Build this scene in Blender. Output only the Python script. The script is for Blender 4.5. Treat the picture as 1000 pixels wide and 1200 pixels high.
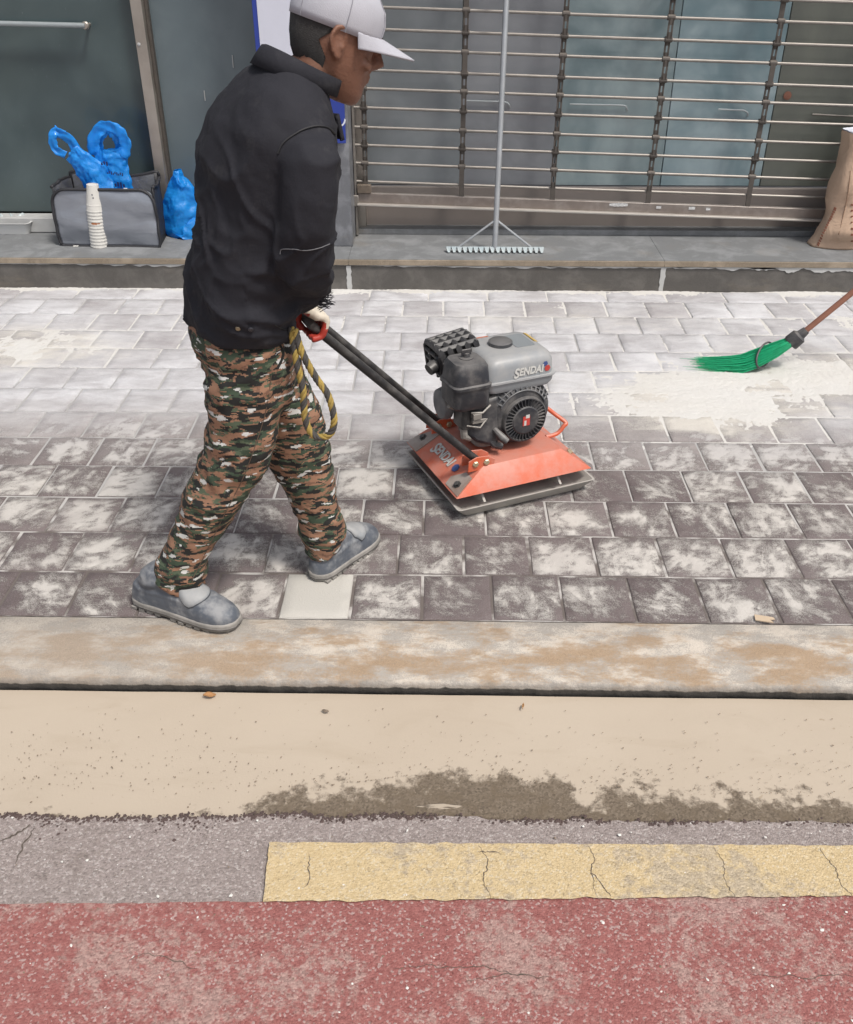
import bpy, bmesh, math, random
from mathutils import Vector, Matrix, Euler, noise
from mathutils.bvhtree import BVHTree
R = math.radians
random.seed(7)
sc = bpy.context.scene
for o in list(bpy.data.objects): bpy.data.objects.remove(o)
C = sc.collection

# ------------------------------------------------------------------ camera
F, YHOR, HCAM, YAW = 1120.0, -110.0, 1.72, R(1.0)        # focal length / horizon in photo pixels, height above the pavement
PITCH = math.atan((600 - YHOR) / F)
cam_d = bpy.data.cameras.new('camera'); cam = bpy.data.objects.new('camera', cam_d); C.objects.link(cam)
cam.location = (0, 0, HCAM); cam.rotation_euler = (math.pi/2 - PITCH, 0, YAW)
cam_d.sensor_fit = 'VERTICAL'; cam_d.sensor_height = 24.0; cam_d.lens = 24.0 * F / 1200.0
cam_d.clip_start = 0.05; cam_d.clip_end = 800
sc.camera = cam
sc.render.resolution_x, sc.render.resolution_y = 853, 1024

# ------------------------------------------------------------------ sky, sun, exposure (bright overcast)
SUN_EL, SUN_AZ = R(60), R(135)          # azimuth clockwise from +Y: behind and to the right of the camera
w = bpy.data.worlds.new('World'); sc.world = w; w.use_nodes = True
wn = w.node_tree.nodes; wl = w.node_tree.links
bg = wn['Background']; sky = wn.new('ShaderNodeTexSky'); sky.sky_type = 'NISHITA'
sky.sun_disc = False; sky.sun_elevation = SUN_EL; sky.sun_rotation = SUN_AZ
sky.dust_density = 4.0; sky.air_density = 1.0; sky.ozone_density = 1.0
hs = wn.new('ShaderNodeHueSaturation'); hs.inputs['Saturation'].default_value = 0.42
wl.new(sky.outputs[0], hs.inputs['Color']); wl.new(hs.outputs[0], bg.inputs[0])
bg.inputs[1].default_value = 0.115
sd = bpy.data.lights.new('sun', 'SUN'); sun = bpy.data.objects.new('sun', sd); C.objects.link(sun)
sd.energy = 2.0; sd.angle = R(10); sd.color = (1.0, 0.95, 0.87)
sdir = Vector((math.sin(SUN_AZ)*math.cos(SUN_EL), math.cos(SUN_AZ)*math.cos(SUN_EL), math.sin(SUN_EL)))
sun.rotation_euler = sdir.to_track_quat('Z', 'Y').to_euler()
sun.location = (3, -4, 8)
sc.view_settings.view_transform = 'Standard'; sc.view_settings.look = 'None'
sc.view_settings.gamma = 1.0; sc.view_settings.exposure = 0.46
sc.render.engine = 'CYCLES'

# ------------------------------------------------------------------ photo pixel -> place (direction only; the plane gives the distance)
cp, sp_, cy_, sy_ = math.cos(PITCH), math.sin(PITCH), math.cos(YAW), math.sin(YAW)
def ray(px, py):
    u = (px-500)/F; v = (py-600)/F
    f = cp - sp_*v; d = sp_ + cp*v
    return Vector((u*cy_ - f*sy_, u*sy_ + f*cy_, -d))
def G(px, py, z=0.0):
    r = ray(px, py); t = (z-HCAM)/r.z; return Vector((r.x*t, r.y*t, z))
def PY(px, py, Y):
    r = ray(px, py); t = Y/r.y; return Vector((r.x*t, Y, HCAM + r.z*t))

# ------------------------------------------------------------------ mesh helpers
class MB:
    def __init__(s): s.v = []; s.f = []; s.m = []
    def add(s, vs, fs, mi=0):
        b = len(s.v); s.v += [tuple(x) for x in vs]; s.f += [tuple(i+b for i in f) for f in fs]; s.m += [mi]*len(fs); return s
    def box(s, c, size, M=None, mi=0):
        x, y, z = size[0]/2, size[1]/2, size[2]/2
        vs = [Vector((a, b, d)) for a in (-x, x) for b in (-y, y) for d in (-z, z)]
        if M is not None: vs = [M @ q for q in vs]
        vs = [q + Vector(c) for q in vs]
        return s.add(vs, [(0,1,3,2),(4,6,7,5),(0,4,5,1),(2,3,7,6),(0,2,6,4),(1,5,7,3)], mi)
    def loft(s, rings, cap0=True, cap1=True, closed=True, mi=0):
        n = len(rings[0]); vs = [q for r in rings for q in r]; fs = []
        for i in range(len(rings)-1):
            for j in range(n if closed else n-1):
                k = (j+1) % n; fs.append((i*n+j, i*n+k, (i+1)*n+k, (i+1)*n+j))
        if cap0: fs.append(tuple(range(n-1, -1, -1)))
        if cap1: fs.append(tuple((len(rings)-1)*n+j for j in range(n)))
        return s.add(vs, fs, mi)
    def tube(s, path, r, n=10, cap=True, mi=0):
        path = [Vector(q) for q in path]; rr = r if isinstance(r, (list, tuple)) else [r]*len(path)
        rings = []; up = None
        for i, q in enumerate(path):
            t = (path[min(i+1, len(path)-1)] - path[max(i-1, 0)]).normalized()
            if up is None: up = t.orthogonal().normalized()
            up = (up - t*up.dot(t)).normalized(); b = t.cross(up)
            rings.append([q + (up*math.cos(2*math.pi*k/n) + b*math.sin(2*math.pi*k/n))*rr[i] for k in range(n)])
        return s.loft(rings, cap, cap, mi=mi)
    def lathe(s, prof, n=24, M=None, mi=0):            # prof: (radius, z)
        M = M or Matrix(); rings = [[M @ Vector((r*math.cos(2*math.pi*k/n), r*math.sin(2*math.pi*k/n), z)) for k in range(n)] for r, z in prof]
        return s.loft(rings, True, True, mi=mi)
    def prism(s, poly, h, M=None, mi=0):                # poly in xy, extruded along z
        M = M or Matrix(); return s.loft([[M @ Vector((x, y, 0)) for x, y in poly], [M @ Vector((x, y, h)) for x, y in poly]], mi=mi)
    def grid(s, fn, nu, nv, mi=0):
        vs = [fn(i/nu, j/nv) for i in range(nu+1) for j in range(nv+1)]; w_ = nv+1
        return s.add(vs, [(i*w_+j, (i+1)*w_+j, (i+1)*w_+j+1, i*w_+j+1) for i in range(nu) for j in range(nv)], mi)
    def mesh(s, name, fix=True):
        me = bpy.data.meshes.new(name); me.from_pydata(s.v, [], s.f)
        me.polygons.foreach_set('material_index', s.m)
        if fix:
            bm = bmesh.new(); bm.from_mesh(me); bmesh.ops.recalc_face_normals(bm, faces=bm.faces); bm.to_mesh(me); bm.free()
        me.update(); return me
    def build(s, name, mat, parent=None, smooth=False, bevel=0, seg=2, angle=35, loc=None):
        me = s.mesh(name); return link(name, me, mat, parent, smooth, bevel, seg, angle, loc)
def link(name, me, mat, parent=None, smooth=False, bevel=0, seg=2, angle=35, loc=None):
    for m_ in (mat if isinstance(mat, (list, tuple)) else [mat]): me.materials.append(m_)
    o = bpy.data.objects.new(name, me); C.objects.link(o)
    if parent: o.parent = parent
    if loc is not None: o.location = loc
    if smooth:
        me.polygons.foreach_set('use_smooth', [True]*len(me.polygons))
        if smooth != 'all':
            try: me.set_sharp_from_angle(angle=R(angle))
            except Exception: pass
    if bevel:
        b = o.modifiers.new('bevel', 'BEVEL'); b.width = bevel; b.segments = seg; b.limit_method = 'ANGLE'; b.angle_limit = R(angle)
        b.harden_normals = False
        me.polygons.foreach_set('use_smooth', [True]*len(me.polygons))
        try: me.set_sharp_from_angle(angle=R(angle))
        except Exception: pass
    return o
def thing(name, label, cat, loc=(0,0,0), rz=0, group=None):
    o = bpy.data.objects.new(name, None); C.objects.link(o); o.location = loc; o.rotation_euler = (0,0,rz); o.empty_display_size = 0.1
    return tag(o, label, cat, group)
def tag(o, label=None, cat=None, group=None, kind=None):
    if label: o['label'] = label
    if cat: o['category'] = cat
    if group: o['group'] = group
    if kind: o['kind'] = kind
    return o
def ell(c, u, v, n=28, e=2.0):
    out = []
    for k in range(n):
        a = 2*math.pi*k/n; ca, sa = math.cos(a), math.sin(a)
        x = math.copysign(abs(ca)**(2/e), ca); y = math.copysign(abs(sa)**(2/e), sa)
        out.append(Vector(c) + Vector(u)*x + Vector(v)*y)
    return out
def fuse(mb, voxel, smooth=6, name='fused'):
    """join overlapping closed shapes into one skin"""
    me = mb.mesh(name); o = bpy.data.objects.new(name, me); C.objects.link(o)
    m_ = o.modifiers.new('r', 'REMESH'); m_.mode = 'VOXEL'; m_.voxel_size = voxel
    if smooth:
        q = o.modifiers.new('s', 'SMOOTH'); q.factor = 0.5; q.iterations = smooth
    dg = bpy.context.evaluated_depsgraph_get(); dg.update()
    out = bpy.data.meshes.new_from_object(o.evaluated_get(dg)); out.name = name
    bpy.data.objects.remove(o); bpy.data.meshes.remove(me); out.materials.clear()
    return out
def displace(me, fn):
    ns = [v.normal.copy() for v in me.vertices]
    for v, n_ in zip(me.vertices, ns): v.co = v.co + n_*fn(v.co, n_)
    me.update()
def smoothpath(pts, sub=6):
    pts = [Vector(q) for q in pts]; out = []
    for i in range(len(pts)-1):
        p0, p1, p2, p3 = pts[max(i-1,0)], pts[i], pts[i+1], pts[min(i+2,len(pts)-1)]
        for k in range(sub):
            t = k/sub
            out.append(0.5*((2*p1)+(p2-p0)*t+(2*p0-5*p1+4*p2-p3)*t*t+(3*p1-p0-3*p2+p3)*t**3))
    out.append(pts[-1]); return out
def text_mesh(s, size, depth=0.001, bold=0.0):
    cu = bpy.data.curves.new('t', 'FONT'); cu.body = s; cu.size = size; cu.extrude = depth; cu.offset = bold; cu.align_x = 'CENTER'; cu.align_y = 'CENTER'
    o = bpy.data.objects.new('t', cu); C.objects.link(o)
    dg = bpy.context.evaluated_depsgraph_get(); dg.update()
    me = bpy.data.meshes.new_from_object(o.evaluated_get(dg)); bpy.data.objects.remove(o); me.materials.clear(); return me

# ------------------------------------------------------------------ material helpers
class NT:
    def __init__(s, name):
        s.mat = bpy.data.materials.new(name); s.mat.use_nodes = True; s.t = s.mat.node_tree
        s.n = s.t.nodes; s.l = s.t.links; s.bsdf = s.n['Principled BSDF']; s.out = s.n['Material Output']
    def put(s, sock, v):
        if isinstance(v, bpy.types.NodeSocket): s.l.new(v, sock)
        elif isinstance(v, (tuple, list)) and len(v) == 3 and sock.type == 'RGBA': sock.default_value = (*v, 1)
        else: sock.default_value = v
    def node(s, typ, out=0, props=None, **ins):
        nd = s.n.new(typ)
        for k, v in (props or {}).items(): setattr(nd, k, v)
        for k, v in ins.items():
            key = k.replace('_', ' ')
            key = int(k[1:]) if k[0] == 'i' and k[1:].isdigit() else (key if key in nd.inputs else k)
            s.put(nd.inputs[key], v)
        return nd.outputs[out]
    def m(s, op, a, b=0.0, c=0.0, clamp=False): return s.node('ShaderNodeMath', props={'operation': op, 'use_clamp': clamp}, i0=a, i1=b, i2=c)
    def vm(s, op, a, b=(0,0,0)):
        nd = s.n.new('ShaderNodeVectorMath'); nd.operation = op; s.put(nd.inputs[0], a)
        if op == 'SCALE': s.put(nd.inputs['Scale'], b)
        else: s.put(nd.inputs[1], b)
        return nd.outputs['Value' if op in ('LENGTH','DISTANCE','DOT_PRODUCT') else 0]
    def mix(s, f, a, b):
        nd = s.n.new('ShaderNodeMix'); nd.data_type = 'RGBA'; s.put(nd.inputs[0], f); s.put(nd.inputs[6], a); s.put(nd.inputs[7], b); return nd.outputs[2]
    def step(s, v, lo, hi): return s.node('ShaderNodeMapRange', props={'interpolation_type': 'SMOOTHSTEP'}, Value=v, From_Min=lo, From_Max=hi)
    def ramp(s, v, stops):
        nd = s.n.new('ShaderNodeValToRGB'); s.put(nd.inputs[0], v); el = nd.color_ramp.elements
        while len(el) < len(stops): el.new(0.5)
        for e, (p, c) in zip(el, stops): e.position = p; e.color = (*c, 1) if len(c) == 3 else c
        return nd.outputs[0]
    def noise(s, co, scale, detail=4, rough=0.55, dist=0.0): return s.node('ShaderNodeTexNoise', Vector=co, Scale=scale, Detail=detail, Roughness=rough, Distortion=dist)
    def vor(s, co, scale, out=0, feature='F1', rnd=1.0): return s.node('ShaderNodeTexVoronoi', out, {'feature': feature}, Vector=co, Scale=scale, Randomness=rnd)
    def obj(s): return s.node('ShaderNodeTexCoord', 3)
    def pos(s): return s.node('ShaderNodeNewGeometry', 0)
    def nrm(s): return s.node('ShaderNodeNewGeometry', 1)
    def sep(s, v):
        nd = s.n.new('ShaderNodeSeparateXYZ'); s.put(nd.inputs[0], v); return nd.outputs
    def comb(s, x, y, z):
        nd = s.n.new('ShaderNodeCombineXYZ'); [s.put(nd.inputs[i], q) for i, q in enumerate((x, y, z))]; return nd.outputs[0]
    def rand(s): return s.node('ShaderNodeObjectInfo', 'Random')
    def bump(s, h, dist=0.002, strength=1.0, prev=None):
        nd = s.n.new('ShaderNodeBump'); nd.inputs['Strength'].default_value = strength; nd.inputs['Distance'].default_value = dist
        s.put(nd.inputs['Height'], h)
        if prev is not None: s.put(nd.inputs['Normal'], prev)
        return nd.outputs[0]
    def done(s, col=None, rough=None, normal=None, metal=None, **kw):
        b = s.bsdf.inputs
        for k, v in (('Base Color', col), ('Roughness', rough), ('Normal', normal), ('Metallic', metal)):
            if v is not None: s.put(b[k], v)
        for k, v in kw.items(): s.put(b[k.replace('_', ' ')], v)
        return s.mat
DUST = (0.43, 0.40, 0.37)
def plain(name, col, rough=0.6, metal=0.0, var=0.12, scale=18, bump=0.0, bscale=120, dust=0.0, dscale=14, **kw):
    """a surface with uneven tone, fine relief and, where asked, site dust settled on its upward faces"""
    t = NT(name); co = t.pos(); n1 = t.noise(co, scale, 5)
    c = t.mix(n1, tuple(x*(1-var) for x in col), tuple(min(1, x*(1+var)) for x in col)); r = t.m('ADD', rough-0.08, t.m('MULTIPLY', n1, 0.16))
    if dust:
        up = t.m('ADD', 0.35, t.m('MULTIPLY', t.sep(t.nrm())[2], 0.65)); d = t.noise(co, dscale, 6 if dscale > 9 else 3, 0.65 if dscale > 9 else 0.5)
        k = t.m('MULTIPLY', t.step(t.m('ADD', d, t.m('MULTIPLY', up, 0.35)), 0.52, 0.95), dust)
        c = t.mix(k, c, DUST); r = t.m('MAXIMUM', r, t.m('MULTIPLY', k, 0.95))
        metal = t.m('MULTIPLY', metal, t.m('SUBTRACT', 1.0, k)) if metal else 0.0
    nm = t.bump(t.noise(co, bscale, 3), bump) if bump else None
    return t.done(c, r, nm, metal, **kw)

# ================================================================== GROUND
# world: X along the kerb, Y away from the camera, pavement top at z = 0
ROW0, ROWP, NROW, COLP = 2.142, 0.2177, 12, 0.2055
def mat_paver():
    t = NT('paver_concrete'); co = t.obj(); rnd = t.rand(); x, y, z = t.sep(co)
    W = t.pos(); wx, wy, wz = t.sep(W)
    off = t.comb(t.m('MULTIPLY', rnd, 91.0), t.m('MULTIPLY', rnd, 57.0), t.m('MULTIPLY', rnd, 23.0)); lc = t.vm('ADD', co, off)
    r2 = t.m('FRACT', t.m('MULTIPLY', rnd, 7.31)); r3 = t.m('FRACT', t.m('MULTIPLY', rnd, 13.7))
    base = t.mix(r2, (0.125, 0.100, 0.098), (0.180, 0.150, 0.145))
    base = t.mix(t.step(r3, 0.985, 0.99), base, (0.22, 0.185, 0.14))
    spk = t.noise(lc, 300, 3, .7)
    base = t.mix(t.m('MULTIPLY', t.step(spk, 0.42, 0.68), 0.55), base, (0.24, 0.21, 0.215))
    base = t.mix(t.m('MULTIPLY', t.step(t.noise(lc, 16, 5), 0.45, 0.75), 0.4), base, (0.09, 0.070, 0.070))
    # loose sand lying in the slightly dished faces, thinning out grain by grain
    rot_ = t.node('ShaderNodeVectorRotate', props={'rotation_type': 'Z_AXIS'}, Vector=lc, Angle=t.m('MULTIPLY', t.m('SUBTRACT', r2, 0.5), 2.0))
    n1 = t.noise(t.node('ShaderNodeMapping', Vector=rot_, Scale=(1.35, 0.85, 1.0)), 14, 8, 0.64, 0.3)
    yy = t.m('ADD', y, t.m('MULTIPLY', t.m('SUBTRACT', r3, 0.2), 0.05))
    d = t.m('ADD', t.m('POWER', t.m('DIVIDE', t.m('ABSOLUTE', t.m('ADD', x, t.m('MULTIPLY', t.m('SUBTRACT', t.m('FRACT', t.m('MULTIPLY', rnd, 29.3)), .5), .07))), 0.098), 2.6), t.m('POWER', t.m('DIVIDE', t.m('ABSOLUTE', yy), 0.100), 2.6))
    fall = t.m('SUBTRACT', 1.0, d)
    near = t.m('ADD', t.m('ADD', t.m('MULTIPLY', n1, 1.35), t.m('MULTIPLY', spk, 0.70)), t.m('ADD', t.m('MULTIPLY', fall, 0.13), t.m('ADD', t.m('MULTIPLY', r2, 0.16), t.m('ADD', t.m('MULTIPLY', t.noise(W, 2.3, 3), 0.5), t.m('MULTIPLY', t.noise(t.node('ShaderNodeMapping', Vector=W, Rotation=(0,0,-.9), Scale=(1.0, 3.2, 1.0)), 9.0, 6, .65, .4), 0.5)))))
    k1 = t.m('MULTIPLY', t.step(near, 1.47, 1.86), 0.95)
    # the dusty far half, and the sand the broom is spreading
    fw = t.step(t.m('ADD', wy, t.m('MULTIPLY', t.m('SUBTRACT', t.noise(W, 1.4, 3), .5), .7)), 2.85, 3.65)
    wn_ = t.noise(W, 3.2, 6, 0.6, 0.6); wstr = t.noise(t.node('ShaderNodeMapping', Vector=W, Rotation=(0,0,0.35), Scale=(1.0, 2.6, 1.0)), 5.0, 8, 0.70, 0.5)
    far = t.m('MULTIPLY', fw, t.m('ADD', 0.46, t.m('MULTIPLY', t.step(t.m('ADD', t.m('ADD', t.m('MULTIPLY', wn_, 0.45), t.m('MULTIPLY', wstr, 0.50)), t.m('MULTIPLY', spk, 0.22)), 0.40, 0.76), 0.54)))
    far = t.m('MULTIPLY', far, t.m('ADD', 0.72, t.m('MULTIPLY', t.step(r3, 0.02, 0.40), 0.28)))
    def blob(cx, cy, sx, sy, amp):
        a = t.m('DIVIDE', t.m('SUBTRACT', wx, cx), sx); b = t.m('DIVIDE', t.m('SUBTRACT', wy, cy), sy)
        return t.m('MULTIPLY', t.m('EXPONENT', t.m('MULTIPLY', -1.0, t.m('ADD', t.m('MULTIPLY', a, a), t.m('MULTIPLY', b, b)))), amp)
    pile = t.m('ADD', t.m('ADD', blob(1.02, 3.52, 0.42, 0.30, 1.15), blob(1.75, 3.85, 0.6, 0.35, 0.9)), t.m('ADD', blob(-1.95, 4.1, 0.55, 0.3, 0.9), blob(0.6, 4.5, 1.0, 0.25, 0.5)))
    k2 = t.step(t.m('ADD', pile, t.m('ADD', t.m('MULTIPLY', t.m('SUBTRACT', wstr, 0.5), 1.5), t.m('MULTIPLY', t.m('SUBTRACT', spk, 0.5), 0.8))), 0.22, 0.98)
    k1 = t.m('MULTIPLY', k1, t.m('SUBTRACT', 1.0, t.m('MULTIPLY', fw, 0.55)))
    k = t.m('MAXIMUM', t.m('MAXIMUM', k1, far), t.m('MULTIPLY', k2, 0.93))
    edge = t.m('MAXIMUM', t.m('ABSOLUTE', x), t.m('ABSOLUTE', y))
    k = t.m('MULTIPLY', k, t.step(t.m('ADD', wz, t.m('MULTIPLY', fw, 0.02)), -0.006, -0.001))
    grain = t.noise(W, 420, 2)
    sand = t.mix(grain, (0.45, 0.42, 0.385), (0.62, 0.59, 0.555))
    sand = t.mix(t.m('MULTIPLY', fw, 0.7), sand, t.mix(grain, (0.56, 0.57, 0.61), (0.68, 0.69, 0.73)))
    sand = t.mix(t.m('MULTIPLY', k2, 0.8), sand, t.mix(grain, (0.50, 0.47, 0.41), (0.64, 0.60, 0.54)))
    col = t.mix(k, base, sand)
    h = t.m('ADD', t.m('MULTIPLY', t.noise(lc, 30, 5), 0.6), t.m('ADD', t.m('MULTIPLY', t.noise(lc, 330, 2), 0.25), t.m('MULTIPLY', k, 0.4)))
    return t.done(col, 0.93, t.bump(h, 0.0075), Specular_IOR_Level=0.2)
M_PAVER = mat_paver()
t = NT('pale_granite'); co = t.obj()
M_PALE = t.done(t.mix(t.step(t.vor(co, 240, 1), 0.2, 0.8), t.mix(t.noise(co, 300, 3), (0.34, 0.325, 0.295), (0.56, 0.535, 0.49)), (0.45, 0.43, 0.395)), 0.9, t.bump(t.noise(co, 220, 3), 0.0015))
t = NT('jointing_sand'); co = t.pos(); fy = t.step(t.sep(co)[1], 2.3, 3.4); n_ = t.noise(co, 9, 5)
M_JOINT = t.done(t.mix(t.step(t.m('ADD', n_, t.m('MULTIPLY', fy, 0.4)), 0.46, 0.66), (0.13, 0.11, 0.10), t.mix(t.m('MULTIPLY', fy, t.noise(co, 11, 4)), t.mix(t.noise(co, 400, 2), (0.38, 0.36, 0.335), (0.55, 0.53, 0.51)), (0.27,0.27,0.28))), 0.97, t.bump(t.noise(co, 260, 2), 0.002))

sidewalk = tag(MB().grid(lambda a, b: Vector((-9 + 18*a, ROW0 + b*(4.915-ROW0), -0.0055)), 8, 6).build('sidewalk', M_JOINT), kind='structure')
def paver_mesh(seed, lx, ly, round_=1.0):
    rnd = random.Random(seed); bm = bmesh.new()
    hx, hy = lx/2, ly/2; n = 6; rows = []
    def pt(i, j, inset, z):
        a, b = -1+2*i/n, -1+2*j/n
        x, y = a*(hx-inset), b*(hy-inset)
        return (x, y, z)
    top = {}
    for i in range(n+1):
        for j in range(n+1):
            e = i in (0, n) or j in (0, n)
            x, y, z = pt(i, j, 0.004, 0)
            q = noise.noise(Vector((x*14+seed*3.1, y*14, seed))) * 0.0018
            z = -0.0012 + q if e else q - 0.0006*math.cos(x/hx*1.5)*math.cos(y/hy*1.5)
            if e:
                x += noise.noise(Vector((x*60+seed*9, y*60, 2.0)))*0.0016; y += noise.noise(Vector((x*60+seed*9, y*60, 5.0)))*0.0016
            top[i, j] = bm.verts.new((x, y, z))
    for i in range(n):
        for j in range(n): bm.faces.new((top[i,j], top[i+1,j], top[i+1,j+1], top[i,j+1]))
    loop = [(i,0) for i in range(n)] + [(n,j) for j in range(n)] + [(i,n) for i in range(n,0,-1)] + [(0,j) for j in range(n,0,-1)]
    prev = [top[k] for k in loop]
    for ins, z in ((0.0008, -0.0045), (0.0, -0.012), (0.0, -0.05)):
        cur = []
        for (i, j), v0 in zip(loop, [top[k] for k in loop]):
            a, b = -1+2*i/n, -1+2*j/n
            cur.append(bm.verts.new((a*(hx-ins)+(v0.co.x-a*(hx-0.004))*0.8, b*(hy-ins)+(v0.co.y-b*(hy-0.004))*0.8, z)))
        for k in range(len(loop)):
            q = (k+1) % len(loop); bm.faces.new((prev[k], cur[k], cur[q], prev[q]))
        prev = cur
    bmesh.ops.recalc_face_normals(bm, faces=bm.faces)
    me = bpy.data.meshes.new('paver'); bm.to_mesh(me); bm.free()
    me.polygons.foreach_set('use_smooth', [True]*len(me.polygons)); me.set_sharp_from_angle(angle=R(50)); return me
GAP = 0.0065
pm = [paver_mesh(i, COLP-GAP, ROWP-GAP) for i in range(9)]
for m_ in pm: m_.materials.append(M_PAVER)
cut = [paver_mesh(20+i, COLP*1.5-GAP, 4.908-(ROW0+NROW*ROWP)-GAP) for i in range(2)]
for m_ in cut: m_.materials.append(M_PAVER)
pale = paver_mesh(40, COLP-GAP, ROWP-GAP); pale.materials.append(M_PALE)
far = MB(); rr = random.Random(3); pale_done = False; n_pav = 0
for row in range(NROW+1):
    last = row == NROW; pitch = COLP*(1.5 if last else 1)
    y0 = ROW0 + row*ROWP; yc = y0 + ROWP/2 if not last else (y0 + 4.908)/2
    zc = yc*cp + HCAM*sp_; half = zc*500/F + 0.12; x_mid = -yc*math.tan(YAW)
    xo = -0.042 + (pitch/2 if row % 2 else 0) + rr.uniform(-0.02, 0.02) - 0.004*row
    i0 = math.floor((-8.6 - xo)/pitch); i1 = math.ceil((8.6 - xo)/pitch)
    for i in range(i0, i1):
        xc = xo + (i+0.5)*pitch
        me = rr.choice(cut if last else pm)
        loc = Vector((xc + rr.uniform(-.0015,.0015), yc + rr.uniform(-.0015,.0015), rr.uniform(-.0018, .0012)))
        rot = Euler((rr.uniform(-.006,.006), rr.uniform(-.006,.006), rr.uniform(-.008,.008) + (math.pi if rr.random() < .5 and not last else 0)))
        if abs(xc - x_mid) < half + pitch/2:
            px_w = G(381, 697)
            is_pale = row == 0 and abs(xc - px_w.x) < pitch/2
            o = bpy.data.objects.new('paver', pale if is_pale else me); C.objects.link(o); o.parent = sidewalk
            o.location = loc; o.rotation_euler = rot; n_pav += 1
            if is_pale: o['label'] = 'pale cream granite paver among the dark ones'; o.rotation_euler = (0,0,0); o.location.z = 0.001
        elif abs(xc) < 5.5:
            far.box(loc + Vector((0,0,-0.02)), (pitch-GAP, (ROWP if not last else 4.908-y0)-GAP, 0.04))
print('pavers', n_pav)
tag(far.build('paving_beyond_view', M_PAVER, sidewalk), kind='stuff')

# loose sand: drifts thick enough to bury the joints, and the line of it left along the step
def sand_h(x, y):
    def g(cx, cy, sx, sy, a): return a*math.exp(-((x-cx)/sx)**2 - ((y-cy)/sy)**2)
    h = g(0.92, 3.55, .42, .24, .76) + g(1.62, 3.88, .60, .30, .76) + g(1.25, 3.72, .36, .24, .40) + g(-1.95, 4.12, .5, .22, .64) + g(.3, 4.62, .8, .12, .3) + g(1.9, 4.5, .5, .2, .45) + g(-1.2, 4.45, .5, .15, .4)
    h += 1.05*math.exp(-((y-4.93)/.085)**2)*(.75+.5*noise.noise(Vector((x*2.3, 0, 6))))
    n_ = noise.fractal(Vector((x*5+y*1.5, y*9, 2.2)), 1, 2, 5)*.42 + noise.fractal(Vector((x*60, y*60, 1)), 1, 2, 3)*.30
    return h + n_*min(1, h*2.2+.1)
t = NT('loose_sand'); co = t.pos(); gr_ = t.noise(co, 420, 2)
M_SAND = t.done(t.mix(t.noise(co, 4, 4), t.mix(gr_, (0.48,0.455,0.415), (0.61,0.585,0.545)), t.mix(gr_, (0.52,0.51,0.50), (0.65,0.645,0.635))), .97, t.bump(t.m('ADD', t.m('MULTIPLY', gr_, .3), t.noise(co, 60, 4)), .004))
def drift(x0, x1, y0, y1, nx, ny):
    return tag(MB().grid(lambda a, b: (lambda x, y: Vector((x, y, -.0062 + .0085*max(0, sand_h(x, y)))))(x0+(x1-x0)*a, y0+(y1-y0)*b), nx, ny).build('sand', M_SAND, smooth='all'), 'pale loose sand spread over the pavers', 'sand', kind='stuff')
drift(-2.7, 2.7, 3.10, 4.914, 520, 190)

# kerb: flat top then a worn slope down to a small lip over the gutter
KF = 1.910
def mat_kerb():
    t = NT('kerb_concrete'); co = t.pos(); x, y, z = t.sep(co)
    n1 = t.noise(t.node('ShaderNodeMapping', Vector=co, Scale=(1.0, 2.0, 1.0)), 6.5, 9, 0.72, 0.15); n2 = t.noise(co, 46, 5, 0.6); n3 = t.noise(co, 2.1, 4); spk = t.noise(co, 340, 2)
    c = t.mix(spk, (0.26, 0.235, 0.21), (0.42, 0.39, 0.35))
    c = t.mix(t.m('MULTIPLY', t.step(t.m('ADD', n1, t.m('MULTIPLY', t.m('SUBTRACT', spk, .5), .3)), 0.44, 0.60), .85), c, t.mix(spk, (0.46, 0.40, 0.335), (0.62, 0.56, 0.49)))
    br = t.step(t.m('ADD', t.m('ADD', t.noise(t.node('ShaderNodeMapping', Vector=co, Location=(3.7, 1.1, 0), Scale=(1.0, 2.6, 1.0)), 4.6, 9, 0.72, 0.1), t.m('MULTIPLY', t.m('SUBTRACT', spk, .5), .25)), t.m('MULTIPLY', t.m('ABSOLUTE', t.m('SUBTRACT', y, 1.99)), -0.8)), 0.385, 0.56)
    c = t.mix(t.m('MULTIPLY', br, 0.88), c, t.mix(spk, (0.20, 0.13, 0.075), (0.40, 0.285, 0.18)))
    lf = t.step(t.m('ADD', t.m('MULTIPLY', x, -1.0), t.m('MULTIPLY', n3, 0.9)), 0.6, 1.5)
    c = t.mix(t.m('MULTIPLY', lf, 0.5), c, t.mix(spk, (0.21, 0.185, 0.16), (0.36, 0.325, 0.285)))
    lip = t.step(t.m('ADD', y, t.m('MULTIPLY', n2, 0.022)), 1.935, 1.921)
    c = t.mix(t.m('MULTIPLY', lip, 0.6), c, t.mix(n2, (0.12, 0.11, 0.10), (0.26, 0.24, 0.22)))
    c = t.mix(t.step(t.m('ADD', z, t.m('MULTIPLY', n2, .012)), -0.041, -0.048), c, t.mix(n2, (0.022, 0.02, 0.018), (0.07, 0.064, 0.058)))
    h = t.m('ADD', t.noise(co, 120, 5, 0.6), t.m('MULTIPLY', n1, 0.8))
    return t.done(c, 0.92, t.bump(h, 0.003))
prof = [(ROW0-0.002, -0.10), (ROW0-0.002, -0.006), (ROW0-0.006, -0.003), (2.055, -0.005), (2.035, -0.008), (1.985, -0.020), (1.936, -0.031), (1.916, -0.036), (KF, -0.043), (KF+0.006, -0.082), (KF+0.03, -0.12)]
rings = []; N = 420
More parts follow.
